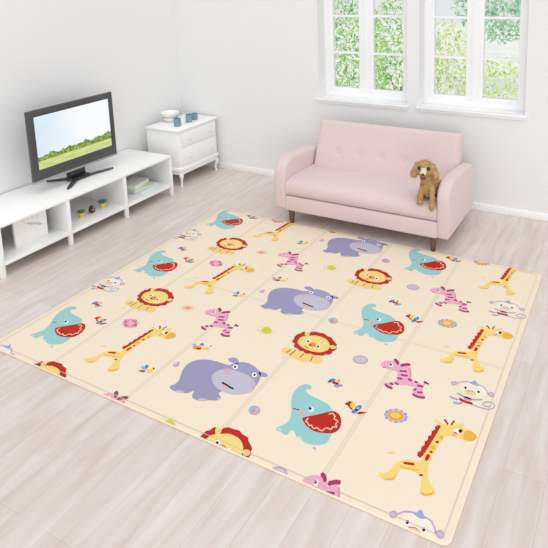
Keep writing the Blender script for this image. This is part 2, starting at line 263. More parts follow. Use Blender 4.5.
# ------------------------------------------------------------------ play mat
MOTIF = {
 'elephant': [
  ('teal',2,1,[-13230,22960,-13390,23040,-13610,22980,-13780,22760,-13830,22380,-13750,21960,-13540,21510,-13250,21060,-13100,20720,-13060,20440,-13140,20190,-13290,19940,-13310,19810,-13170,19740,-13030,19760,-12830,19690,-12690,19760,-12680,19940,-12650,20070,-12530,20060,-12360,19900,-12240,19820,-12130,19880,-11960,19780,-11720,19690,-11370,19770,-11090,19920,-10940,20110,-10920,20400,-10980,20750,-11150,21300,-11570,21910,-11820,22170,-12110,22290,-12540,22350,-12910,22390,-13220,22500,-13400,22660,-13290,22740,-13190,22820]),
  ('red',3,1,[-12580,20900,-12470,21090,-12110,21410,-11760,21770,-11550,21950,-11330,21950,-11090,21800,-10910,21530,-10800,21180,-10840,20890,-11020,20680,-11350,20540,-11750,20460,-12130,20560,-12400,20720]),
  ('stitch',4,0,[-11630,21690,-11590,21670,-11560,21710,-11510,21750,-11470,21770,-11430,21750,-11370,21710,-11330,21670,-11320,21630,-11320,21570,-11280,21500,-11200,21480,-11110,21470,-11080,21460,-11080,21440,-11100,21370,-11100,21290,-11050,21210,-10990,21160,-10970,21140,-10990,21140,-11060,21130,-11120,21100,-11140,21020,-11140,20940,-11140,20900,-11160,20900,-11210,20920,-11260,20930,-11320,20910,-11370,20880,-11410,20830,-11420,20770,-11420,20720,-11430,20690,-11460,20670,-11510,20670,-11560,20670,-11610,20690,-11660,20720,-11730,20730,-11770,20700,-11800,20650,-11830,20630,-11880,20650,-11950,20710,-12020,20750,-12070,20730,-12100,20690,-12100,20680,-12130,20710,-12180,20770,-12240,20830,-12300,20830,-12330,20820,-12320,20800,-12330,20860,-12330,20960,-12330,21040,-12350,21070,-12380,21060,-12390,20980,-12390,20880,-12380,20790,-12320,20750,-12280,20770,-12250,20770,-12220,20730,-12160,20670,-12110,20620,-12050,20630,-12030,20670,-12020,20680,-11970,20650,-11890,20600,-11810,20560,-11760,20590,-11730,20640,-11700,20670,-11670,20660,-11620,20630,-11560,20610,-11500,20600,-11440,20610,-11390,20630,-11370,20690,-11360,20750,-11360,20790,-11330,20820,-11280,20850,-11250,20860,-11210,20860,-11150,20840,-11100,20850,-11080,20920,-11080,21000,-11070,21050,-11030,21070,-10960,21080,-10910,21120,-10950,21200,-11010,21260,-11050,21300,-11040,21350,-11020,21420,-11040,21500,-11120,21540,-11200,21550,-11260,21560,-11260,21570,-11260,21630,-11280,21700,-11340,21760,-11410,21810,-11490,21840,-11550,21810,-11600,21770,-11640,21730]),
  ('white',3,0,[-12390,21650,-12370,21580,-12370,21520,-12400,21470,-12440,21450,-12500,21450,-12550,21490,-12600,21540,-12620,21610,-12620,21670,-12590,21720,-12550,21750,-12490,21740,-12440,21700]),
  ('black',4,0,[-12500,21650,-12490,21610,-12490,21570,-12500,21540,-12530,21530,-12560,21530,-12600,21550,-12620,21580,-12640,21620,-12640,21660,-12620,21690,-12590,21700,-12560,21700,-12530,21680]),
  ('cheek',3,0,[-12670,21270,-12650,21210,-12660,21140,-12690,21090,-12750,21060,-12820,21060,-12880,21090,-12930,21140,-12950,21210,-12940,21280,-12910,21330,-12850,21360,-12780,21360,-12720,21330]),
  ('black',3,0,[-13280,21240,-13250,21220,-13150,21270,-13150,21300,-13170,21320,-13280,21270]),
  ('black',3,0,[-13130,21290,-13100,21260,-13000,21280,-12990,21320,-13020,21340,-13130,21320]),
  ('teal',2,0,[-11360,19550,-11310,19700,-11180,19630,-11100,19460,-11230,19570]),
  ('tealpale',3,0,[-13010,19850,-13020,19830,-13040,19800,-13090,19790,-13150,19790,-13200,19800,-13240,19820,-13260,19840,-13260,19870,-13230,19900,-13180,19910,-13130,19910,-13070,19900,-13030,19880]),
  ('tealpale',3,0,[-11990,19810,-12000,19780,-12040,19770,-12080,19780,-12130,19800,-12180,19820,-12210,19860,-12220,19890,-12210,19910,-12170,19920,-12130,19910,-12080,19900,-12030,19870,-12000,19840]),
 ],
 'lion': [
  ('yellow',2,1,[-16110,24860,-16020,25070,-15770,25160,-15430,25160,-15120,25150,-14510,25190,-14090,25170,-13770,25110,-13670,24910,-13760,24700,-14030,24610,-14350,24600,-14580,24420,-14800,24510,-15030,24480,-15330,24500,-15530,24620,-15740,24610,-15950,24670]),
  ('brown',3,0,[-15720,24700,-15700,24700,-15660,25010,-15690,25050,-15720,25050,-15750,24740]),
  ('brown',3,0,[-15460,24600,-15440,24600,-15370,25100,-15400,25140,-15430,25140,-15490,24630]),
  ('brown',3,0,[-14900,24660,-14870,24660,-14820,25010,-14840,25050,-14870,25050,-14920,24700]),
  ('brown',3,0,[-14250,24660,-14230,24680,-14290,25050,-14320,25080,-14340,25060,-14280,24690]),
  ('yellow',2,0,[-15760,24160,-15750,24340,-15640,24450,-15600,24340]),
  ('red',4,0,[-15650,26770,-15820,26830,-15900,26750,-15930,26560,-16050,26470,-16060,26270,-16060,26090,-15980,25960,-16000,25780,-15890,25650,-15740,25630,-15710,25460,-15610,25340,-15480,25330,-15370,25290,-15240,25200,-15100,25190,-15000,25240,-14870,25150,-14690,25130,-14540,25240,-14390,25190,-14210,25240,-14000,25320,-13860,25360,-13790,25530,-13610,25580,-13530,25750,-13580,25920,-13490,26070,-13480,26260,-13580,26390,-13630,26570,-13800,26690,-13980,26810,-14160,27000,-14350,27020,-14500,27050,-14720,27160,-14920,27130,-15080,27100,-15260,27110,-15450,26970,-15480,26780]),
  ('lionface',5,1,[-15650,25770,-15710,25950,-15740,26150,-15680,26360,-15540,26500,-15310,26640,-15040,26780,-14700,26800,-14410,26740,-14160,26580,-13980,26390,-13880,26170,-13850,25950,-13940,25740,-14100,25570,-14330,25470,-14640,25420,-15000,25450,-15300,25530,-15520,25650]),
  ('lionface',6,0,[-15430,26770,-15400,26680,-15400,26600,-15430,26540,-15490,26510,-15560,26520,-15630,26570,-15690,26640,-15730,26730,-15730,26820,-15700,26880,-15640,26910,-15560,26900,-15490,26850]),
  ('peach',7,0,[-15470,26720,-15460,26680,-15460,26640,-15470,26610,-15500,26600,-15530,26600,-15570,26630,-15600,26660,-15610,26710,-15610,26750,-15600,26780,-15570,26790,-15530,26780,-15500,26760]),
  ('lionface',6,0,[-13540,26290,-13530,26220,-13560,26150,-13620,26110,-13700,26090,-13780,26110,-13850,26160,-13900,26220,-13910,26290,-13880,26360,-13810,26400,-13730,26410,-13650,26400,-13580,26350]),
  ('peach',7,0,[-13590,26280,-13580,26240,-13590,26200,-13610,26170,-13650,26160,-13690,26150,-13720,26170,-13750,26200,-13760,26230,-13750,26270,-13720,26300,-13690,26320,-13650,26320,-13610,26310]),
  ('white',6,0,[-15070,26180,-15040,26110,-15040,26050,-15060,26000,-15100,25980,-15160,25990,-15210,26030,-15260,26090,-15290,26160,-15290,26230,-15270,26280,-15230,26300,-15170,26290,-15120,26250]),
  ('black',7,0,[-15120,26150,-15100,26110,-15100,26070,-15110,26040,-15140,26030,-15170,26030,-15200,26060,-15230,26090,-15240,26130,-15240,26170,-15230,26200,-15210,26210,-15180,26210,-15140,26180]),
  ('white',6,0,[-14360,26020,-14330,25950,-14330,25880,-14350,25840,-14390,25810,-14440,25820,-14500,25860,-14540,25920,-14570,25990,-14570,26060,-14550,26110,-14510,26130,-14450,26120,-14400,26080]),
  ('black',7,0,[-14400,25970,-14390,25930,-14390,25890,-14400,25860,-14430,25850,-14460,25860,-14490,25880,-14510,25910,-14530,25950,-14530,25990,-14510,26020,-14490,26030,-14460,26020,-14430,26000]),
  ('orange',6,0,[-14600,26010,-14590,25920,-14620,25850,-14680,25790,-14770,25780,-14870,25800,-14960,25850,-15010,25930,-15030,26020,-15000,26100,-14930,26150,-14840,26170,-14740,26140,-14650,26090]),
  ('brown',7,0,[-14800,25860,-14800,25820,-14820,25790,-14860,25780,-14900,25780,-14940,25800,-14980,25830,-15000,25870,-15000,25910,-14990,25940,-14950,25960,-14910,25950,-14860,25930,-14820,25900]),
  ('brown',6,0,[-15150,25670,-15130,25630,-15090,25610,-15020,25580,-14970,25560,-14920,25550,-14870,25550,-14840,25550,-14840,25580,-14860,25610,-14890,25610,-14930,25610,-14980,25620,-15030,25640,-15090,25670,-15130,25690]),
 ],
 'giraffe': [
  ('giraffe',2,1,[-6850,23090,-6790,23350,-6650,23500,-6410,23600,-6110,23670,-5840,23650,-5560,23610,-5310,23480,-5270,23310,-5350,23110,-5570,22960,-5830,22960,-6090,22950,-6340,22890,-6500,22780,-6540,22530,-6600,22130,-6630,21680,-6670,21240,-6630,20860,-6540,20510,-6400,20250,-6190,20030,-6030,19850,-6050,19690,-6190,19530,-6410,19450,-6530,19550,-6590,19830,-6660,20120,-6790,20330,-7020,20380,-7310,20360,-7570,20260,-7640,20170,-7630,19900,-7630,19670,-7770,19540,-8040,19460,-8260,19540,-8280,19670,-8090,19800,-7960,20010,-7880,20370,-7760,20630,-7550,20790,-7240,20890,-7030,20960,-7000,21130,-7040,21470,-6970,22310]),
  ('amber',3,1,[-5810,23220,-5790,23460,-5600,23590,-5360,23500,-5260,23340,-5350,23110,-5570,22970,-5730,23010]),
  ('red',3,0,[-6830,23280,-6960,23320,-7060,23120,-6990,22980,-7110,22830,-7050,22590,-7150,22480,-7100,22220,-7190,22130,-7130,21880,-7220,21780,-7170,21530,-7270,21410,-7220,21220,-7070,21160,-7010,21360,-6940,21970,-6880,22610]),
  ('red',3,0,[-6830,23740,-6810,23670,-6780,23660,-6750,23650,-6720,23630,-6690,23590,-6650,23540,-6620,23490,-6580,23500,-6570,23570,-6600,23610,-6640,23670,-6680,23730,-6730,23760,-6770,23780,-6800,23780]),
  ('red',3,0,[-6360,23890,-6410,23900,-6430,23870,-6450,23830,-6460,23770,-6470,23700,-6470,23630,-6470,23580,-6430,23540,-6390,23570,-6390,23620,-6390,23690,-6390,23740,-6380,23770,-6360,23800,-6350,23820]),
  ('giraffe',3,0,[-7220,23510,-7180,23440,-7140,23430,-7080,23430,-7020,23420,-6950,23380,-6870,23330,-6810,23290,-6760,23330,-6770,23410,-6830,23450,-6920,23510,-7010,23550,-7080,23570,-7150,23570,-7190,23570]),
  ('giraffe',3,0,[-6290,23540,-6230,23510,-6200,23550,-6140,23610,-6090,23660,-6050,23700,-6000,23750,-5970,23780,-5970,23860,-6020,23900,-6050,23870,-6100,23820,-6150,23770,-6200,23720,-6260,23660,-6290,23620]),
  ('white',3,0,[-5960,23410,-5960,23340,-5980,23280,-6030,23220,-6090,23190,-6160,23190,-6210,23210,-6240,23270,-6240,23340,-6220,23400,-6170,23460,-6110,23490,-6040,23490,-5990,23460]),
  ('black',4,0,[-5910,23440,-5910,23390,-5920,23340,-5950,23300,-5980,23280,-6020,23290,-6050,23310,-6070,23360,-6070,23400,-6060,23450,-6040,23490,-6000,23510,-5960,23500,-5930,23480]),
  ('cheek',3,0,[-6050,23170,-6050,23110,-6070,23060,-6100,23020,-6140,22990,-6190,22990,-6230,23020,-6250,23060,-6260,23120,-6240,23170,-6210,23220,-6160,23240,-6120,23240,-6080,23210]),
  ('red',3,0,[-7610,20600,-7560,20550,-7180,20660,-7160,20740,-7210,20800,-7590,20680]),
  ('red',3,0,[-6840,20310,-6810,20270,-6690,20310,-6670,20370,-6710,20410,-6830,20370]),
  ('red',3,0,[-6810,21120,-6740,21190,-6730,21450,-6810,21530,-6890,21460,-6890,21200]),
  ('red',3,0,[-6700,21710,-6700,21680,-6710,21650,-6730,21620,-6750,21610,-6780,21610,-6810,21620,-6820,21650,-6830,21690,-6820,21720,-6800,21750,-6770,21760,-6740,21760,-6720,21740]),
  ('red',3,0,[-6630,22360,-6630,22320,-6640,22280,-6660,22260,-6690,22240,-6720,22240,-6750,22260,-6770,22290,-6770,22320,-6760,22360,-6740,22390,-6710,22410,-6680,22400,-6650,22390]),
  ('amber',3,0,[-6540,22690,-6530,22630,-6540,22570,-6570,22530,-6600,22510,-6640,22520,-6680,22550,-6710,22600,-6710,22660,-6700,22710,-6680,22750,-6640,22770,-6600,22770,-6560,22740]),
  ('amber',3,0,[-6670,22010,-6670,21960,-6680,21900,-6710,21860,-6750,21840,-6790,21840,-6830,21870,-6860,21920,-6860,21970,-6850,22030,-6820,22070,-6780,22090,-6740,22090,-6700,22060]),
  ('amber',3,0,[-7680,20380,-7660,20350,-7560,20360,-7420,20380,-7290,20400,-7150,20420,-7020,20450,-6930,20480,-6920,20510,-6940,20540,-7030,20520,-7160,20480,-7290,20460,-7430,20440,-7570,20420,-7670,20410]),
  ('amber',3,0,[-8150,19520,-7910,19560,-7660,19770,-7670,20100,-7630,19820,-7660,19630,-7880,19490]),
  ('amber',3,0,[-6500,19560,-6240,19590,-6080,19800,-6060,19890,-6030,19700,-6220,19520,-6420,19460]),
  ('yellow',2,0,[-8440,20790,-8290,20890,-8280,20990,-8200,20930,-8080,21000,-8140,20870,-8320,20780]),
 ],
 'hippo': [
  ('purple',2,1,[-17850,22460,-18100,22450,-18620,22440,-19200,22340,-19660,22070,-19880,21680,-19850,21240,-19670,20800,-19450,20390,-19430,20070,-19550,19880,-19450,19730,-19190,19650,-18790,19700,-18450,19830,-18340,20000,-18230,20100,-18140,19830,-17960,19680,-17690,19660,-17390,19740,-17220,19900,-16940,20010,-16760,20170,-16800,20350,-17060,20530,-16990,20970,-17360,21960]),
  ('purple2',3,1,[-17970,22270,-17880,22500,-17710,22710,-17410,23010,-17010,23070,-16570,22980,-16160,22770,-15950,22580,-15810,22220,-15740,21840,-15840,21550,-17080,21580,-17910,21680,-18010,22070]),
  ('lilac',4,1,[-18070,21260,-18190,21630,-18060,21960,-17780,22190,-17220,22290,-16710,22280,-16280,22190,-15870,21940,-15680,21630,-15680,21310,-15950,21010,-16370,20770,-16800,20710,-17260,20750,-17700,20940]),
  ('purple2',3,1,[-18200,22840,-18160,23050,-17870,23120,-17590,22960,-17550,22760,-17920,22720]),
  ('purple2',3,1,[-16180,22770,-15840,22810,-15620,22700,-15670,22550,-15970,22520]),
  ('white',5,0,[-17380,22570,-17340,22500,-17340,22420,-17360,22370,-17420,22340,-17490,22350,-17560,22390,-17620,22450,-17660,22520,-17670,22600,-17640,22650,-17590,22680,-17520,22670,-17440,22630]),
  ('black',6,0,[-17460,22530,-17440,22500,-17430,22460,-17440,22430,-17470,22420,-17500,22430,-17540,22440,-17570,22480,-17590,22510,-17590,22550,-17580,22580,-17560,22590,-17520,22580,-17490,22560]),
  ('white',5,0,[-16130,22490,-16100,22420,-16090,22350,-16120,22300,-16170,22270,-16240,22270,-16310,22310,-16370,22370,-16400,22450,-16400,22520,-16380,22570,-16320,22600,-16260,22590,-16190,22550]),
  ('black',6,0,[-16190,22460,-16180,22420,-16170,22390,-16180,22360,-16210,22350,-16240,22350,-16270,22370,-16300,22400,-16320,22440,-16320,22480,-16310,22500,-16290,22510,-16250,22510,-16220,22490]),
  ('hipcheek',5,0,[-17480,22200,-17450,22120,-17460,22030,-17510,21950,-17590,21900,-17690,21880,-17780,21890,-17850,21940,-17890,22020,-17880,22110,-17830,22190,-17750,22250,-17650,22270,-17550,22250]),
  ('hipcheek2',5,0,[-15760,21780,-15720,21700,-15710,21630,-15740,21570,-15790,21550,-15860,21550,-15930,21600,-15990,21670,-16030,21750,-16040,21820,-16020,21880,-15970,21910,-15900,21900,-15820,21850]),
  ('black',6,0,[-17410,21230,-17350,21160,-17310,21160,-17240,21150,-17180,21140,-17110,21130,-17050,21120,-16980,21110,-16910,21090,-16840,21070,-16770,21050,-16690,21050,-16630,21050,-16590,21050,-16580,21110,-16640,21170,-16680,21160,-16740,21160,-16800,21160,-16860,21180,-16930,21200,-17010,21220,-17080,21230,-17140,21240,-17210,21250,-17280,21260,-17340,21270,-17390,21280]),
  ('cheek',5,0,[-16930,21050,-16940,21020,-16970,20990,-17030,20970,-17100,20970,-17170,20990,-17220,21010,-17250,21040,-17250,21080,-17220,21110,-17160,21120,-17090,21120,-17020,21110,-16960,21080]),
  ('lilac',3,0,[-18620,19820,-18630,19780,-18670,19740,-18750,19700,-18850,19670,-18950,19660,-19030,19670,-19070,19690,-19070,19730,-19030,19770,-18950,19810,-18850,19840,-18750,19850,-18670,19840]),
  ('lilac',3,0,[-17260,19880,-17260,19840,-17300,19790,-17380,19740,-17480,19700,-17580,19680,-17660,19690,-17710,19710,-17710,19750,-17670,19810,-17590,19860,-17490,19890,-17390,19910,-17310,19910]),
  ('lilac',3,0,[-16760,20260,-16740,20230,-16740,20190,-16760,20170,-16790,20150,-16830,20150,-16870,20160,-16890,20190,-16910,20220,-16910,20250,-16890,20280,-16860,20300,-16820,20300,-16780,20280]),
 ],
 'zebra': [
  ('pink',2,1,[-10880,26080,-10860,26270,-10720,26460,-10500,26600,-10230,26590,-9910,26470,-9560,26550,-9380,26350,-9220,25960,-9140,25690,-8880,25620,-8590,25590,-8380,25470,-8340,25220,-8200,24950,-8050,24730,-8190,24570,-8460,24560,-8650,24680,-8670,24930,-8670,25190,-8900,25190,-9160,25130,-9410,25050,-9540,24950,-9700,24940,-9740,24780,-9650,24650,-9790,24560,-10020,24640,-10120,24790,-10060,24890,-9860,25020,-9690,25260,-9760,25590,-9900,25890,-10090,25910,-10320,25890,-10560,25900,-10760,25950]),
  ('magenta',3,0,[-9820,26020,-9770,25960,-9460,26080,-9450,26150,-9500,26210,-9810,26090]),
  ('magenta',3,0,[-9660,25760,-9610,25700,-9310,25780,-9300,25850,-9340,25910,-9650,25830]),
  ('magenta',3,0,[-9740,25440,-9690,25380,-9470,25440,-9460,25510,-9510,25570,-9730,25520]),
  ('magenta',3,0,[-9710,25070,-9670,25000,-9500,24980,-9480,25040,-9510,25100,-9680,25130]),
  ('magenta',3,0,[-9220,25630,-9170,25540,-9010,25510,-8980,25590,-9020,25680,-9180,25710]),
  ('magenta',3,0,[-8880,25590,-8840,25520,-8700,25510,-8680,25580,-8720,25660,-8860,25660]),
  ('magenta',3,0,[-8670,25370,-8620,25310,-8360,25350,-8340,25430,-8390,25500,-8650,25450]),
  ('magenta',3,0,[-8730,24970,-8670,24930,-8580,25020,-8590,25110,-8650,25150,-8740,25060]),
  ('magenta',3,0,[-8510,24920,-8470,24870,-8250,24940,-8240,25010,-8280,25060,-8500,24990]),
  ('magenta',3,0,[-8670,24690,-8630,24610,-8550,24590,-8440,24560,-8330,24550,-8220,24570,-8110,24610,-8040,24640,-8030,24730,-8080,24790,-8160,24760,-8260,24720,-8350,24700,-8450,24710,-8550,24740,-8630,24760]),
  ('magenta',3,0,[-10120,24800,-10100,24710,-10060,24670,-9990,24620,-9910,24580,-9820,24560,-9730,24560,-9670,24560,-9640,24640,-9690,24710,-9750,24710,-9840,24710,-9910,24730,-9970,24760,-10020,24800,-10060,24830]),
  ('magenta',3,0,[-9940,24980,-9910,24900,-9740,24830,-9700,24880,-9730,24960,-9900,25030]),
  ('magenta',3,0,[-8480,25790,-8450,25720,-8190,25660,-8160,25720,-8190,25790,-8450,25850]),
  ('magenta',3,0,[-8400,25570,-8370,25580,-8310,25810,-8330,25850,-8350,25850,-8410,25610]),
  ('magenta',3,0,[-10400,26740,-10330,26610,-10300,26600,-10260,26600,-10240,26590,-10200,26540,-10150,26480,-10110,26430,-10020,26450,-10020,26590,-10060,26640,-10120,26720,-10190,26800,-10270,26830,-10320,26850,-10360,26850]),
  ('magenta',3,0,[-9920,26420,-9830,26370,-9780,26410,-9720,26470,-9660,26520,-9600,26560,-9530,26580,-9480,26600,-9460,26720,-9540,26820,-9590,26800,-9670,26780,-9750,26740,-9820,26670,-9890,26610,-9930,26560]),
  ('white',3,0,[-10260,26310,-10240,26250,-10250,26190,-10270,26140,-10310,26120,-10360,26130,-10400,26170,-10430,26230,-10450,26290,-10440,26350,-10420,26400,-10380,26420,-10330,26410,-10290,26370]),
  ('black',4,0,[-10330,26310,-10320,26270,-10320,26230,-10340,26210,-10360,26200,-10390,26200,-10410,26220,-10430,26260,-10440,26290,-10440,26330,-10420,26360,-10400,26370,-10370,26360,-10350,26340]),
  ('rose',3,0,[-9450,26490,-9460,26430,-9410,26350,-9340,26220,-9290,26100,-9240,25980,-9200,25840,-9180,25750,-9140,25720,-9110,25770,-9140,25860,-9180,26000,-9230,26140,-9290,26270,-9360,26400,-9410,26490]),
  ('magenta',3,0,[-10680,25910,-10660,25890,-10530,25930,-10520,25960,-10540,25980,-10680,25940]),
 ],
 'monkey': [
  ('cream2',2,0,[-5520,26360,-5570,26140,-5730,25960,-5960,25840,-6240,25810,-6500,25890,-6690,26040,-6780,26250,-6740,26480,-6580,26670,-6330,26790,-6050,26810,-5790,26730,-5600,26570]),
  ('lavender',3,0,[-6960,26400,-6930,26380,-6890,26440,-6840,26520,-6770,26590,-6700,26630,-6620,26670,-6540,26700,-6460,26710,-6370,26710,-6280,26710,-6190,26720,-6100,26730,-6020,26730,-5930,26720,-5850,26710,-5780,26680,-5700,26620,-5640,26550,-5580,26480,-5540,26420,-5500,26350,-5480,26300,-5450,26300,-5440,26350,-5470,26390,-5500,26460,-5550,26540,-5610,26610,-5680,26690,-5760,26750,-5850,26780,-5930,26790,-6020,26800,-6110,26800,-6200,26790,-6280,26790,-6370,26790,-6460,26790,-6550,26780,-6640,26750,-6720,26710,-6800,26650,-6870,26580,-6930,26500,-6960,26440]),
  ('bluelav',4,0,[-6490,26730,-6330,26820,-6280,27000,-6140,26940,-6080,26820,-5920,26750,-6090,26630,-6260,26640]),
  ('lavender',3,0,[-6960,26410,-6960,26330,-6980,26260,-7030,26200,-7090,26170,-7150,26170,-7200,26210,-7240,26270,-7240,26340,-7220,26420,-7170,26470,-7110,26510,-7050,26500,-6990,26470]),
  ('pinklav',4,0,[-7010,26370,-7010,26330,-7030,26290,-7050,26250,-7090,26240,-7130,26230,-7160,26250,-7180,26290,-7190,26330,-7170,26370,-7140,26400,-7100,26420,-7060,26420,-7030,26400]),
  ('lavender',3,0,[-5140,26330,-5160,26260,-5210,26200,-5270,26170,-5340,26180,-5410,26220,-5450,26280,-5470,26360,-5450,26430,-5410,26490,-5340,26520,-5270,26510,-5210,26470,-5160,26410]),
  ('pinklav',4,0,[-5200,26330,-5210,26280,-5240,26250,-5280,26230,-5330,26240,-5370,26260,-5400,26300,-5410,26340,-5400,26390,-5370,26420,-5330,26440,-5280,26430,-5240,26410,-5210,26370]),
  ('black',4,0,[-6460,26290,-6460,26250,-6470,26220,-6480,26190,-6510,26180,-6530,26180,-6550,26210,-6570,26240,-6570,26280,-6570,26320,-6550,26340,-6530,26360,-6500,26350,-6480,26330]),
  ('black',4,0,[-5830,26280,-5830,26240,-5840,26210,-5850,26180,-5880,26170,-5900,26170,-5920,26200,-5940,26230,-5940,26270,-5930,26310,-5920,26330,-5890,26340,-5870,26340,-5850,26320]),
  ('tan',3,0,[-5930,26060,-5950,25970,-6020,25900,-6130,25850,-6260,25830,-6370,25850,-6460,25900,-6500,25970,-6480,26060,-6410,26130,-6300,26180,-6170,26200,-6050,26180,-5960,26130]),
  ('brown',4,0,[-6410,26080,-6400,26070,-6350,26100,-6280,26140,-6220,26170,-6160,26160,-6110,26130,-6080,26110,-6070,26120,-6070,26140,-6110,26160,-6160,26190,-6220,26200,-6290,26170,-6360,26130,-6410,26100]),
  ('lavgrey',4,0,[-6790,25720,-6770,25670,-6720,25650,-6640,25630,-6550,25600,-6460,25590,-6350,25570,-6250,25560,-6160,25560,-6070,25560,-5990,25570,-5910,25590,-5840,25630,-5780,25660,-5710,25690,-5640,25730,-5590,25750,-5590,25810,-5620,25850,-5660,25820,-5730,25790,-5800,25750,-5870,25720,-5930,25690,-6000,25670,-6080,25660,-6170,25660,-6260,25660,-6360,25670,-6460,25690,-6550,25700,-6640,25730,-6710,25750,-6770,25770]),
  ('bluelav',4,0,[-6040,25550,-6060,25500,-6120,25460,-6190,25440,-6280,25440,-6360,25470,-6420,25520,-6440,25570,-6420,25630,-6370,25670,-6290,25680,-6200,25680,-6120,25650,-6060,25600]),
  ('red',5,0,[-6600,25390,-6560,25290,-6500,25270,-6410,25250,-6300,25230,-6180,25230,-6050,25230,-5960,25240,-5930,25320,-5970,25410,-6060,25400,-6190,25390,-6310,25400,-6400,25410,-6490,25440,-6550,25460]),
  ('lavgrey',4,0,[-7040,25350,-7010,25280,-6970,25270,-6910,25250,-6850,25230,-6770,25230,-6690,25230,-6630,25240,-6610,25300,-6640,25350,-6700,25350,-6780,25340,-6850,25350,-6910,25360,-6960,25380,-7000,25400]),
  ('bluelav',4,0,[-6780,25030,-6740,24960,-6700,24960,-6630,24950,-6550,24970,-6480,25010,-6420,25070,-6370,25110,-6370,25190,-6420,25230,-6470,25190,-6530,25140,-6580,25100,-6640,25090,-6700,25090,-6750,25090]),
  ('lavgrey',3,0,[-5950,25280,-5940,25240,-5840,25230,-5690,25210,-5550,25200,-5420,25210,-5310,25220,-5200,25250,-5120,25300,-5060,25370,-5010,25440,-4980,25520,-4970,25600,-4980,25690,-5010,25760,-5060,25810,-5130,25840,-5210,25850,-5300,25820,-5380,25790,-5440,25730,-5490,25660,-5520,25590,-5530,25520,-5500,25450,-5450,25410,-5390,25400,-5310,25410,-5240,25430,-5190,25490,-5150,25550,-5130,25600,-5140,25640,-5160,25640,-5190,25600,-5220,25540,-5260,25500,-5320,25480,-5390,25470,-5440,25480,-5470,25500,-5480,25530,-5480,25570,-5460,25610,-5410,25670,-5360,25720,-5290,25760,-5200,25780,-5130,25780,-5080,25750,-5040,25710,-5020,25660,-5010,25610,-5020,25540,-5040,25480,-5080,25420,-5140,25360,-5220,25320,-5310,25290,-5430,25270,-5550,25270,-5690,25280,-5830,25300,-5940,25310]),
 ],
 'sunflower': [
  ('lavender',2,0,[-8300,23150,-8310,23070,-8380,23020,-8460,23030,-8500,23090,-8490,23160,-8430,23210,-8350,23210]),
  ('bluelav',2,0,[-8300,22960,-8310,22890,-8380,22840,-8450,22850,-8500,22900,-8490,22980,-8420,23030,-8340,23020]),
  ('lavender',2,0,[-8410,22790,-8420,22720,-8490,22670,-8570,22680,-8610,22740,-8600,22810,-8540,22860,-8460,22850]),
  ('bluelav',2,0,[-8610,22680,-8620,22610,-8690,22560,-8770,22570,-8810,22630,-8800,22700,-8740,22750,-8660,22740]),
  ('lavender',2,0,[-8840,22660,-8850,22590,-8920,22540,-9000,22550,-9050,22610,-9040,22680,-8970,22730,-8890,22720]),
  ('bluelav',2,0,[-9050,22740,-9060,22660,-9130,22610,-9210,22620,-9260,22680,-9240,22750,-9180,22800,-9100,22790]),
  ('lavender',2,0,[-9170,22880,-9180,22810,-9250,22760,-9330,22770,-9380,22830,-9370,22900,-9310,22950,-9220,22940]),
  ('bluelav',2,0,[-9180,23070,-9190,22990,-9260,22940,-9340,22950,-9390,23010,-9380,23090,-9310,23140,-9230,23130]),
  ('lavender',2,0,[-9070,23240,-9080,23170,-9140,23120,-9230,23120,-9280,23180,-9270,23260,-9200,23310,-9120,23300]),
  ('bluelav',2,0,[-8860,23350,-8880,23280,-8940,23230,-9020,23240,-9070,23300,-9060,23370,-9000,23420,-8910,23420]),
  ('lavender',2,0,[-8630,23370,-8640,23300,-8700,23250,-8780,23260,-8830,23320,-8820,23390,-8760,23440,-8670,23440]),
  ('bluelav',2,0,[-8420,23300,-8430,23220,-8500,23170,-8580,23180,-8630,23240,-8610,23320,-8550,23370,-8470,23360]),
  ('peach',3,0,[-8470,23090,-8470,22940,-8550,22800,-8680,22690,-8840,22650,-9010,22660,-9150,22750,-9220,22880,-9230,23030,-9150,23170,-9020,23280,-8850,23330,-8680,23310,-8540,23220]),
  ('orange',4,0,[-8530,23080,-8530,22950,-8600,22830,-8710,22740,-8860,22700,-9000,22720,-9120,22790,-9180,22890,-9180,23020,-9120,23140,-9000,23230,-8850,23270,-8710,23250,-8590,23180]),
  ('sun',5,0,[-8620,23060,-8620,22970,-8670,22880,-8760,22820,-8860,22790,-8970,22800,-9060,22840,-9110,22920,-9110,23010,-9060,23090,-8970,23160,-8860,23190,-8750,23180,-8660,23130]),
 ],
 'bird': [
  ('red',2,1,[-11260,22620,-11200,22790,-11110,22900,-10960,22890,-10890,22620,-10770,22440,-10900,22450,-11070,22570]),
  ('sun',3,0,[-10770,22780,-10740,22690,-10750,22620,-10780,22560,-10830,22530,-10890,22540,-10960,22590,-11000,22660,-11030,22740,-11020,22820,-10990,22880,-10940,22910,-10870,22890,-10810,22850]),
  ('blue',2,0,[-10500,22870,-10460,22800,-10450,22720,-10460,22620,-10500,22540,-10560,22480,-10620,22460,-10670,22490,-10710,22550,-10720,22630,-10710,22730,-10670,22810,-10610,22870,-10550,22890]),
  ('blue',2,0,[-10530,22560,-10510,22500,-10510,22430,-10540,22350,-10590,22280,-10650,22240,-10710,22230,-10750,22260,-10770,22320,-10770,22390,-10740,22470,-10690,22530,-10630,22570,-10570,22580]),
  ('skyblue',3,0,[-10530,22680,-10520,22640,-10520,22610,-10550,22580,-10580,22560,-10620,22560,-10650,22580,-10670,22610,-10680,22640,-10670,22680,-10650,22710,-10620,22730,-10580,22730,-10550,22710]),
  ('red',2,0,[-10520,22280,-10440,22480,-10160,22600,-10130,22540,-10340,22320]),
 ],
 'butterfly': [
  ('blue',2,0,[-12410,23970,-12390,23910,-12400,23840,-12440,23770,-12500,23720,-12570,23690,-12630,23700,-12670,23730,-12690,23790,-12680,23860,-12640,23930,-12580,23980,-12510,24010,-12450,24000]),
